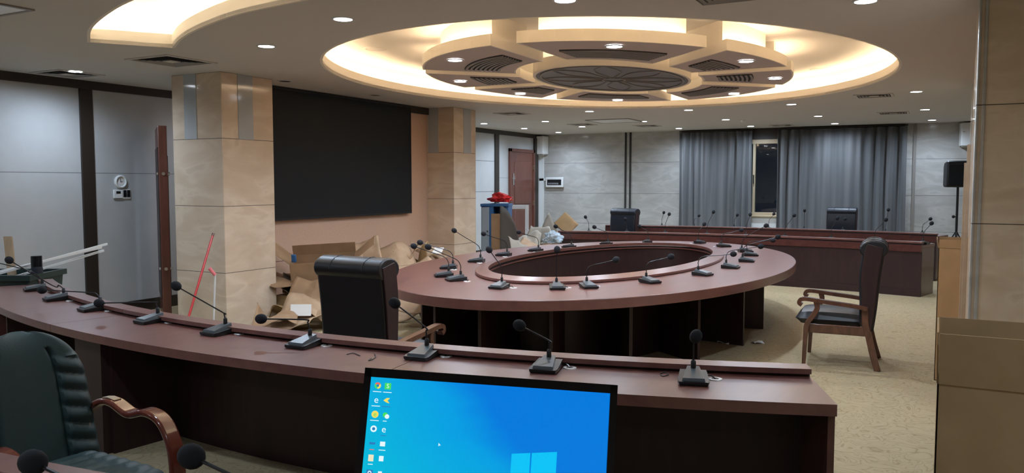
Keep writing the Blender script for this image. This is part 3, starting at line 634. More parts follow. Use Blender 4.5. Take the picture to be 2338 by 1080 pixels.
# ------------------------------------------------------------------ armchairs (high back leather, wood frame); local +Y is forward
def prof(mb,pts,x0,x1):
    n=len(pts); mb.add([(x0,y,z) for y,z in pts]+[(x1,y,z) for y,z in pts],[tuple(range(n)),tuple(range(2*n-1,n-1,-1))]+[(i,(i+1)%n,n+(i+1)%n,n+i) for i in range(n)]); return mb
def cushion(x0,x1,y0,y1,z0,z1,crown=.03,n=12,puff=.5):
    m=MB()
    def f(top):
        def g(i,j):
            a=2*i-1;b=2*j-1; e=(1-abs(a)**6)**.4*(1-abs(b)**6)**.4
            zc=(z0+z1)/2; h=(z1-z0)/2
            return (x0+(x1-x0)*i,y0+(y1-y0)*j,zc+(1 if top else -1)*(h*e+ (crown*e*(1-a*a*.6)*(1-b*b*.5) if top else 0)))
        return g
    m.grid(f(True),n,n); m.grid(f(False),n,n); return m
def armchair(label,x,y,rz,group='black leather armchairs with wooden arms',seat='leather'):
    t=thing('leather_armchair',label,'chair',(x,y,0),rz,group); Wd=False
    obj('seat',cushion(-.27,.27,-.24,.36,.36,.49,.02),seat,t,world=Wd)
    obj('seat_frame',MB().box(-.275,-.25,.30,.275,-.21,.385).box(-.275,.20,.30,.275,.24,.385).box(-.285,-.25,.30,-.255,.24,.385).box(.255,-.25,.30,.285,.24,.385),'chairwood',t,world=Wd,bevel=.006)
    # back: tall slab leaning backward, rolled top
    pr=catmull([(0,-.18,.40),(0,-.18,.60),(0,-.17,.85),(0,-.19,1.05),(0,-.21,1.13)],5); bk=catmull([(0,-.385,1.10),(0,-.37,1.0),(0,-.345,.8),(0,-.325,.55),(0,-.30,.34)],5)
    m=MB(); prof(m,[(p.y,p.z) for p in pr+bk],-.275,.275); obj('backrest',m,seat,t,world=Wd,bevel=.02)
    rl=[(-.30+.075*math.cos(a),1.095+.075*math.sin(a)) for a in[PI*.1+ (PI*1.55)*k/12 for k in range(13)]]
    m=MB(); rc=(-.285,1.08); pts=[(rc[0]+.118*math.cos(a),rc[1]+.082*math.sin(a)) for a in[-PI*.35+2*PI*k/18 for k in range(18)]]
    hr=obj('headrest',prof(m,pts,-.285,.285),seat,t,world=Wd,bevel=.012)
    for sx in(-.14,.14):
        sm=MB(); sm.tube([(sx,rc[0]+.119*math.cos(a),rc[1]+.083*math.sin(a)) for a in[-.3+k*.35 for k in range(11)]],.0035,5); obj('seam',sm,'black',hr,world=Wd)
    for s in(-1,1):
        prw=[(p.y-.02,p.z) for p in pr]+[(p.y+.02,p.z) for p in bk]
        obj('side_rail',prof(MB(),prw,s*.275,s*.29),'wooddark',t,world=Wd,bevel=.004)
        X=s*.305
        arm=catmull([(X,.30,.555),(X,.325,.575),(X,.31,.605),(X,.25,.612),(X,.10,.595),(X,-.10,.575),(X,-.25,.555)],5)
        obj('armrest',MB().band(arm,.055,.034),'chairwood',t,world=Wd,bevel=.008)
        fl=catmull([(X,.18,.595),(X,.17,.53),(X,.205,.46),(X,.25,.39),(X,.262,.30),(X,.275,.0)],5); k=len(fl)
        obj('leg',MB().band(fl,.038,[.045]*(k-6)+[.042,.04,.038,.036,.034,.032]),'chairwood',t,world=Wd,bevel=.005)
        bl=catmull([(X*.93,-.225,.57),(X*.93,-.235,.42),(X*.93,-.265,.30),(X*.95,-.30,.15),(X*.97,-.345,0)],5)
        obj('leg',MB().band(bl,.036,.055),'chairwood',t,world=Wd,bevel=.005)
    return t
q1=P(1832,830,0);q2=P(2000,850,0);q3=P(2025,822,0);cxr=(q1.x+(q2.x+q3.x)/2)/2
armchair('black leather armchair standing alone on the carpet at right, seen from the side',-.79,8.0,PI/2+rad(3))
armchair('black leather armchair seen from behind, between the near desk and the oval table',-3.55,4.66,rad(0))
q=D(1427,476,15.55); armchair('dark leather armchair facing forward between the two far desk rows',q.x-.22,q.y+.2,PI+rad(-10),seat='leathernavy')
q=D(1925,474,16.1); armchair('dark leather armchair facing forward before the right curtain',q.x-.08,q.y+.2,PI+rad(-4),seat='leathernavy')
# ------------------------------------------------------------------ green upholstered chair at lower left
def greenchair(x,y,rz):
    t=thing('green_armchair','dark green ribbed armchair with glossy red brown arms at the lower left','chair',(x,y,0),rz); Wd=False
    def outline(a):    # half width as function of height fraction
        return .265*(1-max(0,(a-.55)/.45)**2.6)**.5*(1.10-.13*a)
    def back(front):
        def f(i,j):
            wv=outline(j*.995); xx=(2*i-1)*wv; z=.42+.60*j
            yb=-.27-.10*j+.05*((2*i-1)**2)*.6
            e=(1-abs(2*i-1)**8)**.5*(1-j**14)**.5
            rib=0
            if front and abs(2*i-1)>.52 and j<.80: rib=.014*abs(math.sin((j*8+abs(2*i-1)*1.1)*PI))
            gr=-.014*math.exp(-((abs(2*i-1)-.50)/.035)**2) if front and j<.86 else 0
            return (xx,yb+(e*.055+rib*e+gr*e if front else -e*.05),z)
        return f
    m=MB().grid(back(True),60,70); m.grid(back(False),60,30); obj('backrest',m,'leathergreen',t,world=Wd)
    def st(i,j):
        a=2*i-1;b=2*j-1;e=(1-abs(a)**8)**.5*(1-abs(b)**8)**.5
        rib=.010*abs(math.sin(j*7*PI)) if abs(a)<.6 else .012*abs(math.sin((j*7+abs(a))*PI))
        return (-.27+.54*i,-.24+.54*j,.40+e*(.06+rib))
    def sb(i,j):
        a=2*i-1;b=2*j-1;e=(1-abs(a)**8)**.5*(1-abs(b)**8)**.5
        return (-.27+.54*i,-.24+.54*j,.40-e*.05)
    m=MB().grid(st,36,60); m.grid(sb,12,12); obj('seat',m,'leathergreen',t,world=Wd)
    for s in(-1,1):
        X=s*.315
        p=catmull([(s*.25,-.285,.60),(X,-.24,.655),(X,-.14,.665),(X,-.02,.63),(X,.10,.655),(X,.20,.63),(X,.265,.54),(X,.285,.42),(X,.28,.30)],6)
        obj('armrest',MB().band(p,.072,.030,(1,0,0)),'redwood',t,world=Wd,bevel=.01)
        obj('arm_pad',MB().band([(X,-.215,.678),(X,-.17,.684),(X,-.12,.678)],.035,.006),'brass',t,world=Wd)
    obj('seat_rail',MB().box(-.33,.24,.30,.33,.29,.34).box(-.33,-.2,.30,.33,-.15,.34),'redwood',t,world=Wd,bevel=.008)
    obj('post',MB().lathe([(.03,.08),(.03,.34)],16),'metal',t,world=Wd)
    for k in range(5):
        a=2*PI*k/5; obj('star_leg',MB().band([(0,0,.11),(.15*math.cos(a),.15*math.sin(a),.10),(.30*math.cos(a),.30*math.sin(a),.065)],.045,.03,(-math.sin(a),math.cos(a),0)),'redwood',t,world=Wd,bevel=.006)
        obj('castor',MB().ball((.30*math.cos(a),.30*math.sin(a),.028),.028),'black',t,world=Wd)
def cam2room(X,Y): return (X*math.cos(YAW)-Y*math.sin(YAW), X*math.sin(YAW)+Y*math.cos(YAW))
gx,gy=cam2room(-1.86,3.28); fd=math.atan2(-.50,.86)+YAW; greenchair(gx,gy,fd-PI/2)
# ------------------------------------------------------------------ monitor
def monitor():
    ctr=D(1110,1010,1.66); dirc=Vector((-ctr.x,-ctr.y,0)).normalized()
    rz=math.atan2(dirc.y,dirc.x)+PI/2      # local -Y faces the camera
    t=thing('computer_monitor','black computer monitor showing a blue desktop picture, at the bottom centre','monitor',(ctr.x,ctr.y,.76),rz)
    w,h=.543,.345
    TL=D(835,832,1.70)
    R=Matrix.Translation((0,0,TL.z-.76-h/2-.021))@Matrix.Rotation(rad(4.5),4,'Y')@Matrix.Rotation(rad(-13),4,'X')
    def T(mb): mb.v=[R@v for v in mb.v]; return mb
    obj('casing',T(MB().box(-w/2,.0,-h/2,w/2,.022,h/2).box(-w/2+.06,.02,-h/2+.04,w/2-.06,.05,h/2-.06)),'blackgloss',t,world=False,bevel=.004)
    bz=MB(); b=.0145
    bz.box(-w/2,-.006,h/2-b-.004,w/2,.001,h/2).box(-w/2,-.006,-h/2,w/2,.001,-h/2+.022).box(-w/2,-.006,-h/2,-w/2+b,.001,h/2).box(w/2-b-.001,-.006,-h/2,w/2,.001,h/2)
    obj('bezel',T(bz),'blackgloss',t,world=False)
    x0,x1,z0,z1=-w/2+b,w/2-b,-h/2+.022,h/2-b-.003
    sc=obj('screen',T(MB().box(x0,-.002,z0,x1,.0005,z1)),'screen',t,world=False,smooth=False)
    sw_,sh_=x1-x0,z1-z0
    Z=lambda f:z1-f*sh_; X=lambda f:x0+f*sw_
    def icon(cx,cz,parts):
        for mb,m in parts:
            mb.v=[R@(v+Vector((X(cx),-.0026,Z(cz)))) for v in mb.v]; obj('desktop_icon',mb,m,sc,world=False,smooth=False)
    def disc(r,a0=0,a1=2*PI,r0=0,n=16,y=0):
        pts=[(r*math.cos(a0+(a1-a0)*i/n),y,r*math.sin(a0+(a1-a0)*i/n)) for i in range(n+1)]+[(r0*math.cos(a0+(a1-a0)*i/n),y,r0*math.sin(a0+(a1-a0)*i/n)) for i in range(n+1)]
        return MB().add(pts,[(i,i+1,n+2+i,n+1+i) for i in range(n)])
    def sq(a,b,y=0): return MB().add([(-a,y,-b),(a,y,-b),(a,y,b),(-a,y,b)],[(0,1,2,3)])
    def txt(s,size):
        c=bpy.data.curves.new('letter','FONT'); c.body=s; c.size=size; c.align_x='CENTER'; c.align_y='CENTER'; o=bpy.data.objects.new('letter',c); C.objects.link(o)
        bpy.context.view_layer.update(); me=bpy.data.meshes.new_from_object(o.evaluated_get(bpy.context.evaluated_depsgraph_get()))
        mb=MB().add([(v.co.x,-.0004,v.co.y) for v in me.vertices],[tuple(p.vertices) for p in me.polygons]); bpy.data.objects.remove(o,do_unlink=True); return mb
    cap=lambda a=.009:MB().add([(-a,0,-.0135),(a,0,-.0135),(a,0,-.0120),(-a,0,-.0120)],[(0,1,2,3)])
    r=.0068; c1,c2=.030,.072; dz=.098
    icon(c1,.06,[(disc(r,PI/6,5*PI/6,r*.45),'ir'),(disc(r,5*PI/6,9*PI/6,r*.45),'ig'),(disc(r,9*PI/6,13*PI/6,r*.45),'iy'),(disc(r*.38,y=-.0002),'ib'),(cap(),'iw')])
    icon(c2,.06,[(sq(r,r),'ig'),(txt('S',.013),'iw'),(cap(),'iw')])
    icon(c1,.06+dz,[(txt('e',.020),'iw'),(cap(),'iw')]); icon(c2,.06+dz,[(MB().add([(-r,0,0),(0,0,r*.8),(r,0,r*.8),(r*.3,0,0),(r,0,-r*.8),(0,0,-r*.6)],[(0,1,2,3),(0,3,4,5)]),'iy'),(cap(),'ib')])
    icon(c1,.06+2*dz,[(disc(r*1.1),'iy'),(txt('e',.014),'ig'),(cap(),'iw')]); icon(c2,.06+2*dz,[(disc(r*.8),'ig'),(MB().add([(v.x+.004,-.0003,v.z-.003) for v in disc(r*.7).v],disc(r*.7).f),'iw'),(cap(.004),'iw')])
    icon(c1,.06+3*dz,[(disc(r,r0=r*.5),'iw'),(disc(r*.45,y=-.0002),'ib')]); icon(c2,.06+3*dz,[(txt('e',.020),'iw'),(cap(.006),'ib')])
    icon(c1,.06+4*dz,[(sq(r*.9,r*.35),'ib'),(cap(.005),'ir')]); icon(c2,.06+4*dz,[(sq(r*.8,r*.7),'iw'),(cap(.007),'iw')])
    icon(c1,.06+5*dz,[(sq(r*.8,r),'ic'),(cap(.005),'iw')]); icon(c2,.06+5*dz,[(sq(r*.7,r*.8),'iw')])
    icon(c1,.06+6*dz,[(sq(r,r*.9),'ib'),(disc(r*.6,r0=r*.3,y=-.0003),'iw'),(cap(.006),'ir')]); icon(c2,.06+6*dz,[(sq(r*.6,r*.6),'iw')])
    icon(c1,.06+7*dz,[(disc(r,r0=r*.6),'ib'),(disc(r*.3,y=-.0002),'ib')]); icon(c2,.06+7*dz,[(sq(r*.7,r*.2),'iw')])
    # four pale panes of the desktop picture
    def pane(a,b,c,d): 
        mb=MB().add([(X(p[0]),-.0026,Z(p[1])) for p in(a,b,c,d)],[(0,1,2,3)]); mb.v=[R@v for v in mb.v]; obj('picture_pane',mb,'pane',sc,world=False,smooth=False)
    pane((.603,.46),(.680,.447),(.680,.606),(.603,.608)); pane((.686,.446),(.790,.428),(.790,.605),(.686,.606)); pane((.603,.614),(.680,.613),(.680,.775),(.603,.765)); pane((.686,.613),(.790,.612),(.790,.79),(.686,.776))
    cu=MB().add([(0,0,0),(.0,0,-.007),(.002,0,-.005),(.005,0,-.005)],[(0,1,2,3)]); icon(.30,.42,[(cu,'iw')])
    obj('stand_neck',MB().box(-.04,.03,.0,.04,.06,.22),'black',t,world=False,bevel=.01)
    obj('stand_foot',MB().prism(ell((0,.05),.14,.10,32),0,.015),'black',t,world=False,bevel=.004)
monitor()
# ------------------------------------------------------------------ loudspeaker on a stand
q=D(2183,430,15.4)
t=thing('stand_speaker','black loudspeaker on a pole stand before the far marble wall at right','loudspeaker',(q.x,q.y,0),rad(12))
hh=.26; zc=q.z+.26
obj('cabinet',prof(MB(),[(-.15,-.24),(.14,-.24),(.16,-.2),(.16,.16),(.10,.24),(-.13,.27),(-.16,.22),(-.16,-.2)],-.2,.2),'black',t,world=False,bevel=.03).location=(0,0,zc)
obj('grille',MB().box(-.16,-.175,-.2,.16,-.155,.2),'foamblack',t,world=False,bevel=.02).location=(0,0,zc)
obj('pole',MB().tube([(0.03,0,.1),(.03,0,zc-.2)],.022,12),'black',t,world=False); obj('knob',MB().ball((-.03,0,1.02),.03).tube([(-.03,0,1.02),(.03,0,1.02)],.01),'black',t,world=False)
for k in range(3):
    a=2*PI*k/3+.4; obj('leg',MB().tube([(.03,0,.75),(.03+.42*math.cos(a),.42*math.sin(a),.012)],.012,8),'black',t,world=False)
# ------------------------------------------------------------------ cardboard boxes at right
def openbox(name,label,x0,y0,x1,y1,h,fl,m,angs=(0,0,0,0),lm=None,flm=None):
    """box body standing on the floor with four flaps; angs = lean of front/back/left/right flap outward from upright"""
    t=thing(name,label,'cardboard box',((x0+x1)/2,(y0+y1)/2,0)); th=.006
    b=MB().box(x0,y0,0,x1,y0+th,h).box(x0,y1-th,0,x1,y1,h).box(x0,y0,0,x0+th,y1,h).box(x1-th,y0,0,x1,y1,h).box(x0,y0,0,x1,y1,th)
    obj('box_body',b,m,t,smooth=False)
    def flap(p,q,out,a,l):
        p=Vector(p);q=Vector(q); o=Vector(out)*math.sin(a)*l+Vector((0,0,math.cos(a)*l)); nn=(q-p).cross(o).normalized()*th/2
        vs=[p-nn,q-nn,q+o-nn,p+o-nn,p+nn,q+nn,q+o+nn,p+o+nn]
        obj('flap',MB().add(vs,[(0,3,2,1),(4,5,6,7),(0,1,5,4),(1,2,6,5),(2,3,7,6),(3,0,4,7)]),flm or m,t,smooth=False)
    flap((x0+.004,y0,h),(x1-.004,y0,h),(0,-1,0),angs[0],fl); flap((x0+.004,y1,h),(x1-.004,y1,h),(0,1,0),angs[1],fl)
    flap((x0,y0+.01,h),(x0,y1-.01,h),(-1,0,0),angs[2],fl); flap((x1,y0+.01,h),(x1,y1-.01,h),(1,0,0),angs[3],fl)
    return t
a=D(2140,876,3.30); b=D(2140,722,3.9)
bx=openbox('cardboard_box','large open cardboard box with raised flaps at the lower right corner',a.x,a.y,a.x+.62,a.y+.44,a.z,.215,'cardolive',(rad(4),rad(3),rad(1),rad(2)),None)
obj('paper_lining',MB().prism([(a.x+.02,a.y+.07),(a.x+.06,a.y+.05),(a.x+.045,a.y+.18),(a.x+.02,a.y+.16)],a.z-.1,a.z+.14),'foam',bx)
q=D(2143,566,6.7)
openbox('cardboard_box','tall narrow brown cardboard box standing against the right stone pillar',q.x,q.y,q.x+.42,q.y+.42,q.z,.07,'cardtan',(rad(2),rad(2),rad(10),rad(10)))
for (px,yt,lab,m,dp) in((2206,372,'tall thin strip of tan board leaning at the right pillar, left one','cardlight',5.99),(2213,330,'tall thin strip of tan board leaning at the right pillar, right one','cardlight',5.93)):
    qt=D(px,yt,dp); tag(obj('board_strip',MB().box(-.012,-.02,0,.012,.02,qt.z),m),lab,'board').location=(qt.x,qt.y,0)
# ------------------------------------------------------------------ crumpled cardboard pile below the display
def sheet(name,label,cat,c,size,rot,m,folds=((.5,25),),seed=0,crump=.012,group=None,thick=.006,nx=14,ny=10):
    """flat board with fold lines across its length, a little crumpled; c = centre, rot = (rx,ry,rz) degrees"""
    r=random.Random(seed); off=Vector((r.uniform(0,50),r.uniform(0,50),r.uniform(0,50)))
    L,Wd=size; prof_=[]; x=z=0; a=0; fs=sorted(folds); k=0
    for i in range(nx+1):
        s=i/nx; prof_.append((x,z))
        while k<len(fs) and fs[k][0]<=s+1e-6: a+=rad(fs[k][1]); k+=1
        x+=math.cos(a)*L/nx; z+=math.sin(a)*L/nx
    mx=sum(p[0] for p in prof_)/len(prof_); mz=sum(p[1] for p in prof_)/len(prof_)
    R=Matrix.Rotation(rad(rot[2]),4,'Z')@Matrix.Rotation(rad(rot[1]),4,'Y')@Matrix.Rotation(rad(rot[0]),4,'X')
    def f(i,j):
        p=prof_[min(nx,int(round(i*nx)))]; y=(j-.5)*Wd
        d=noise.noise(Vector((p[0]*3,y*3,p[1]*3))+off)*crump*5+noise.noise(Vector((p[0]*9,y*9,p[1]*9))+off)*crump
        return R@Vector((p[0]-mx,y+d*.4,p[1]-mz+d))
    o=obj(name,MB().grid(f,nx,ny),m,solid=thick); o.location=c; tag(o,label,cat,group)
    zmin=min(v.co.z for v in o.data.vertices)
    if o.location.z+zmin<.008: o.location.z=.008-zmin
    return o
PG='cardboard heap under the black display'
# open carton on top of the heap
def carton(c,size,rz,rx,ry,m,label,flaps):
    t=bpy.data.objects.new('cardboard_box',None); C.objects.link(t); t.location=c; t.rotation_euler=(rad(rx),rad(ry),rad(rz)); t['label']=label; t['category']='cardboard box'; t['group']=PG
    a,b,h=size[0]/2,size[1]/2,size[2]; th=.006
    obj('box_body',MB().box(-a,-b,0,a,-b+th,h).box(-a,b-th,0,a,b,h).box(-a,-b,0,-a+th,b,h).box(a-th,-b,0,a,b,h).box(-a,-b,0,a,b,th),m,t,world=False,smooth=False)
    def flap(p,q,out,an,l):
        p=Vector(p);q=Vector(q); o=Vector(out)*math.sin(rad(an))*l+Vector((0,0,math.cos(rad(an))*l)); nn=(q-p).cross(o).normalized()*th/2
        obj('flap',MB().add([p-nn,q-nn,q+o-nn,p+o-nn,p+nn,q+nn,q+o+nn,p+o+nn],[(0,3,2,1),(4,5,6,7),(0,1,5,4),(1,2,6,5),(2,3,7,6),(3,0,4,7)]),m,t,world=False,smooth=False)
    S_=[((-a,-b,h),(a,-b,h),(0,-1,0)),((-a,b,h),(a,b,h),(0,1,0)),((-a,-b,h),(-a,b,h),(-1,0,0)),((a,-b,h),(a,b,h),(1,0,0))]
    for (p,q,o),(an,l) in zip(S_,flaps):
        if l: flap(p,q,o,an,l)
    return t
# heap frame: e.g. px (740,600) at depth 8.9
def HP(x,y,d): return D(x,y,d)
c=HP(742,622,10.0); c.z-=.05
carton(c,(.78,.42,.24),36,10,-3,'card','open brown carton with spread flaps on top of the cardboard heap, behind the black chair',[(0,.0),(-12,.14),(48,.27),(52,.32)])
tag(obj('blue_packet',MB().cbox(HP(671,590,9.75),(.06,.03,.10),.4,.2),M['blue'],bevel=.01),'small blue packet hanging at the left corner of the open carton','packet')
sheets=[((705,640,9.9),(.85,.6),(12,16,40),'card',((.35,22),(.7,-20)),'crumpled cardboard sheet under the open carton',.02),
((662,662,9.85),(.42,.45),(20,28,50),'carddark',((.4,-60),(.6,-60)),'dark folded carton side at the left of the cardboard heap',.012),
((700,672,9.5),(.44,.42),(55,12,20),'card',((.4,24),(.7,-30)),'upright brown flap in front of the cardboard heap',.015),
((650,695,9.6),(.40,.34),(30,-25,10),'cardolive',((.5,40),),'small rounded cardboard piece beside the stone pillar',.05),
((720,716,9.2),(.75,.45),(14,10,30),'cardlight',((.45,-25),(.8,20)),'light cardboard sheet low in the heap before the black chair',.02),
((632,722,8.9),(.5,.4),(20,25,50),'card',((.4,40),),'curled cardboard scrap at the foot of the left pillar',.04),
((672,738,9.0),(.7,.45),(8,-6,10),'cardlight',((.6,14),),'flat cardboard sheet lying at the bottom of the heap',.02),
((828,585,10.6),(.5,.5),(50,0,50),'cardlight',((.5,30),),'folded light cardboard flap right of the open carton',.012),
((880,592,11.2),(.9,.5),(35,4,60),'cardlight',((.3,20),(.7,-24)),'wide light cardboard sheet behind the top of the black chair',.02),
((920,588,11.5),(.5,.4),(-30,18,50),'card',((.5,60),),'bent cardboard piece right of the black chair back',.04),
((952,590,11.7),(.5,.42),(40,-10,20),'cardolive',((.5,35),),'crumpled dull cardboard behind the left edge of the oval table',.06),
((1000,582,12.0),(.8,.5),(25,8,60),'cardlight',((.35,-25),(.6,30)),'light cardboard against the second pillar',.03),
((925,618,10.6),(.9,.55),(5,-5,55),'cardlight',((.5,10),),'flat cardboard lying low beside the oval table edge',.02),
((955,735,9.3),(.6,.45),(20,12,40),'card',((.5,-35),),'folded cardboard under the left end of the oval table',.02),
((940,700,9.6),(.6,.45),(50,-10,40),'cardlight',((.5,25),),'light cardboard scrap right of the black chair back, below the table edge',.03),
((962,690,9.9),(.35,.35),(60,20,20),'foam',((.5,60),),'crumpled white packing piece below the left table edge',.05)]
for i,((x,y,d),sz,rt,m,fo,l,cr) in enumerate(sheets):
    sheet('cardboard_sheet' if m!='foam' else 'packing_foam',l,'cardboard' if m!='foam' else 'packing',HP(x,y,d),sz,rt,m,fo,i+3,cr,PG)
qv=[]
# hidden lower layers that the visible sheets rest on
for i,(x,y,sx,sy,h,l) in enumerate([(-6.75,7.75,.9,.9,.30,'lowest flattened carton of the heap, under the open carton'),(-6.80,7.75,.7,.75,.14,'second flattened carton of the heap, under the open carton'),(-6.75,9.2,.9,1.1,.22,'lowest flattened carton of the heap, under the display'),(-6.72,10.3,.7,.9,.22,'lowest flattened carton of the heap, beside the second pillar')]):
    z0=0 if i!=1 else .30; ob=tag(obj('flattened_carton',MB().cbox((0,0,h/2),(sx,sy,h),rad((8,-6,5,-9)[i])),'cardolive',bevel=.01),l,'cardboard',PG); ob.location=(x,y,z0+.0)
q=HP(687,708,8.95); o=tag(obj('foam_board',MB().cbox((0,0,0),(.23,.012,.13),rad(30),rad(-12)),'whitepaper'),'small white foam board leaning on the cardboard heap left of the black chair','foam board'); o.location=q
q=HP(1000,572,11.6)
o=tag(obj('paper_sheet',MB().cbox((0,0,0),(.14,.2,.004),rad(20),rad(20)),'whitepaper'),'small white paper on the cardboard beside the second pillar','paper'); o.location=q
# poles against the first pillar
a=D(487,533,8.72); b=D(411,790,8.2); b=P(411,790,0.015)
t=thing('mop_pole','thin red pole leaning against the left stone pillar','pole',(b.x,b.y,0)); obj('shaft',MB().tube([b,a],.012,10),'red',t); obj('end_cap',MB().tube([a-(a-b).normalized()*.03,a],.0135,10),'redwood',t)
a=D(478,612,8.65);m_=D(491,628,8.68);b=P(487,765,.0)
t=thing('broom_handle','short pale pole with a pink bent grip beside the red pole','pole',(b.x,b.y,0)); obj('shaft',MB().tube([b+Vector((0,0,.005)),m_],.010,8),'white',t); obj('grip',MB().tube([m_,a],[.018,.02],10),'pink',t)
# ------------------------------------------------------------------ green bin with boards at far left
q=D(20,640,7.45); zt=D(60,622,7.5).z
t=thing('plastic_cart','dark green plastic tub on the floor behind the left end of the near desk','tub',(q.x,q.y,0),rad(28)); 
tb=MB(); wv,lv=.36,.28
tb.add([(-wv*.85,-lv*.85,.12),(wv*.85,-lv*.85,.12),(wv*.85,lv*.85,.12),(-wv*.85,lv*.85,.12),(-wv,-lv,zt),(wv,-lv,zt),(wv,lv,zt),(-wv,lv,zt),(-wv+.02,-lv+.02,zt),(wv-.02,-lv+.02,zt),(wv-.02,lv-.02,zt),(-wv+.02,lv-.02,zt),(-wv*.8,-lv*.8,.15),(wv*.8,-lv*.8,.15),(wv*.8,lv*.8,.15),(-wv*.8,lv*.8,.15)],
[(0,3,2,1)]+[(i,(i+1)%4,4+(i+1)%4,4+i) for i in range(4)]+[(4+i,4+(i+1)%4,8+(i+1)%4,8+i) for i in range(4)]+[(8+i,8+(i+1)%4,12+(i+1)%4,12+i) for i in range(4)]+[(12,13,14,15)])
obj('tub_body',tb,'greenbin',t,world=False,bevel=.01); obj('rim',MB().prism(rect(-wv-.02,-lv-.02,wv+.02,lv+.02),zt-.04,zt+.01,[rect(-wv+.02,-lv+.02,wv-.02,lv-.02)]),'greenbin',t,world=False)
for sx in(-1,1):
    for sy in(-1,1): obj('castor',MB().tube([(sx*.26-.015,sy*.2,.06),(sx*.26+.015,sy*.2,.06)],.06,16),'black',t,world=False)
a=D(18,540,7.5); b=D(35,700,7.4)
o=tag(obj('wood_plank',MB().band([b-(a-b)*.5,a],.075,.02,(math.cos(YAW),math.sin(YAW),0)),'plank'),'short bare wood plank standing in the dark green tub','plank')
tp=D(83,584,7.35); bb=D(85,668,7.35)
t=thing('dark_bottle','dark blue bottle with a ribbed cap in the green tub','bottle',(tp.x,tp.y,bb.z-.3)); r=.05
obj('bottle_body',MB().lathe([(.001,0),(r,0),(r,.3+tp.z-bb.z-.12),(r*.92,.3+tp.z-bb.z-.10)],20),'bottle',t,world=False); obj('cap',MB().lathe([(r*.95,.3+tp.z-bb.z-.10),(r*.95,.3+tp.z-bb.z-.005),(r*.85,.3+tp.z-bb.z),(.001,.3+tp.z-bb.z)],20),'blackgloss',t,world=False)
for i,(p0,p1,l) in enumerate((((-60,640),(245,557),'long white plastic strip rising from the green tub, topmost of three'),((-60,634),(232,565),'long white plastic strip rising from the green tub, middle of three'),((-60,660),(237,572),'long white plastic strip rising from the green tub, lowest of three'))):
    a=D(*p0,7.1+.04*i); b=D(*p1,7.9+.06*i); tag(obj('plastic_strip',MB().tube([a,b],.014,4),'white'),l,'strip','white plastic strips')
# ------------------------------------------------------------------ far left corner clutter
q=D(1117,466,14.4)
t=thing('steel_cabinet','blue steel cabinet with a pale door beside the second pillar, a red bag on top','cabinet',(q.x,q.y+.2,0),rad(20)); zt=q.z
obj('cabinet_body',MB().box(-.25,-.0,.05,-.22,.5,zt).box(-.10,-.02,.05,-.02,.5,zt).box(-.25,.47,.05,.25,.5,zt).box(.2,0,.05,.25,.5,zt).box(-.25,0,.05,.25,.5,.1),'blue',t,world=False,bevel=.005)
obj('cabinet_top',MB().box(-.26,-.03,zt-.05,.26,.52,zt),'blue',t,world=False,bevel=.005)
obj('door',MB().box(-.24,-.03,.08,-.10,.0,zt-.06),'cabgrey',t,world=False,bevel=.004)
obj('lock',MB().box(-.14,-.04,zt*.6,-.12,-.03,zt*.6+.03),'black',t,world=False)
obj('inner_shelf',MB().box(-.02,.02,zt-.3,.2,.46,zt-.28),'black',t,world=False)
qb=D(1126,462,14.55); 
def crumple(c,s,seed,m,name,label,cat,amp=.35,n=3):
    bm=bmesh.new(); bmesh.ops.create_icosphere(bm,subdivisions=n,radius=1); o=Vector((seed*7.3,seed*3.1,1))
    for v in bm.verts:
        p=v.co.copy(); k=1+amp*noise.noise(p*1.5+o)+amp*.6*noise.noise(p*4+o); v.co=Vector((p.x*s[0]*k,p.y*s[1]*k,max(p.z*s[2]*k,-s[2]*.6)))
    me=bpy.data.meshes.new(name); bm.to_mesh(me); bm.free(); me.materials.append(M[m]); ob=bpy.data.objects.new(name,me); C.objects.link(ob); ob.location=c; return tag(ob,label,cat)
crumple((qb.x,qb.y+.25,zt+.09),(.22,.14,.10),2,'redbag','plastic_bag','crumpled red plastic bag lying on the blue steel cabinet','bag',.5,4)
q=D(1134,530,14.1); zt2=D(1134,488,14.1).z; o=tag(obj('cardboard_sheet',MB().cbox((0,0,zt2/2),(.19,.02,zt2),rad(25)),'card'),'upright brown cardboard panel leaning on the blue cabinet','cardboard'); o.location=(q.x,q.y,0)
q=D(1163,530,13.7); zt3=D(1155,470,13.7).z
m=MB(); m.grid(lambda i,j:(-.16+.3*i-.0*j+(.0 if i<.5 else .12*(1-j)),.02*math.sin(i*3),zt3*j*(1-.35*i*i)),10,10); o=tag(obj('foam_sheet',m,'foamdark',solid=.02),'dark curved foam sheet leaning right of the cardboard panel','foam sheet'); o.location=(q.x,q.y,0); o.rotation_euler=(0,0,rad(25))
q=D(1181,520,15.8); zt4=D(1181,468,15.8).z; s=52*15.8/1830/2
t=thing('metal_frame','white rectangular metal frame standing before the wooden door','frame',(q.x,q.y,0),rad(28)); 
obj('upright',MB().box(-s,-.02,0,-s+.07,.02,zt4),'white',t,world=False,bevel=.004); obj('upright',MB().box(s-.07,-.02,0,s,.02,zt4),'white',t,world=False,bevel=.004)
for zz in(zt4-.08,.35): obj('crossbar',MB().box(-s+.07,-.015,zz,s-.07,.015,zz+.08),'white',t,world=False,bevel=.004)
q=D(1200,500,14.9)
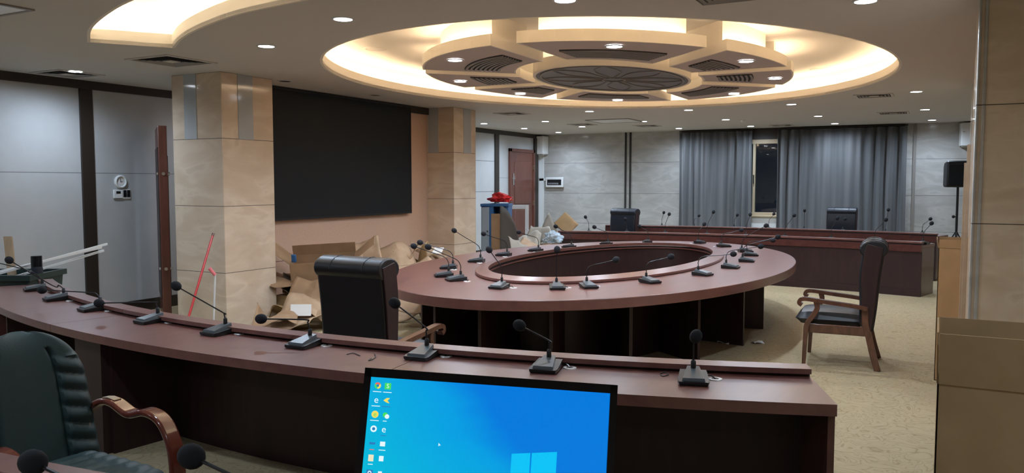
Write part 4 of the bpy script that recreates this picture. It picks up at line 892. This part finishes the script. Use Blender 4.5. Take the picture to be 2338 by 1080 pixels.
for i,((x,y,d),sz,rt,m,fo,l,cr,nm_) in enumerate([((1205,556,13.9),(.5,.36),(25,10,30),'foam',((.4,35),),'pale crumpled packing sheet before the white frame',.05,'packing_foam'),((1228,540,14.2),(.38,.36),(60,25,40),'foam',((.5,60),),'upright folded pale packing sheet right of the white frame',.04,'packing_foam'),((1240,532,14.8),(.55,.36),(30,-10,60),'foam',((.5,30),),'pale packing sheet before the far marble wall',.05,'packing_foam'),((1292,512,14.8),(.34,.30),(85,45,20),'cardolive',((.5,8),),'brown cardboard corner standing up behind the left end of the far desk',.01,'cardboard_sheet'),((1220,560,13.6),(.6,.5),(10,5,10),'cardlight',((.5,12),),'light cardboard lying before the packing sheets',.02,'cardboard_sheet'),((1190,572,13.4),(.4,.4),(35,0,50),'foam',((.5,-30),),'grey white packing sheet below the metal frame',.04,'packing_foam')]):
    sheet(nm_,l,'packing' if m=='foam' else 'cardboard',HP(x,y,d),sz,rt,m,fo,40+i,cr,'packing material in the far left corner')
q=HP(1262,545,13.9); crumple(q,(.16,.14,.12),5,'plasticwrap','plastic_wrap','shiny crumpled clear plastic wrap left of the far desk','plastic wrap',.5,4)
for i,(x,y,h,l) in enumerate([(1212,15.0,.55,'stacked flattened cartons under the pale packing sheets'),(1262,16.0,.60,'stacked flattened cartons under the clear plastic wrap')]):
    q=D(x,560,y); o=tag(obj('carton_stack',MB().cbox((0,0,h/2),(.55,.5,h),rad(15)),'cardlight',bevel=.01),l,'cardboard'); o.location=(q.x,q.y,0)
# ------------------------------------------------------------------ scraps
for i,((x,y),l) in enumerate((((1652,782),'small white paper scrap on the carpet under the oval table, left one'),((1730,782),'small white paper scrap on the carpet under the oval table, right one'))):
    q=P(x,y,0.01); o=tag(obj('paper_scrap',MB().grid(lambda i,j:((i-.5)*.12,(j-.5)*.07,.012+.012*math.sin(i*5+j*4)),6,4),'whitepaper',solid=.001),l,'paper'); o.location=(q.x,q.y,.0); o.rotation_euler=(0,0,i*.8)
for (pts,l) in (([(792,809),(806,806),(822,812)],'thin dark wire bit on the near desk, left one'),([(855,808),(857,816),(842,823),(848,818)],'thin dark curled wire bit on the near desk before the monitor'),([(1508,853),(1518,850),(1526,855),(1514,859),(1508,856)],'small wire curl on the near desk left of the rightmost microphone')):
    tag(obj('wire_scrap',MB().tube(catmull([P(a,b,.7635) for a,b in pts]),.0022,6),'black'),l,'wire')
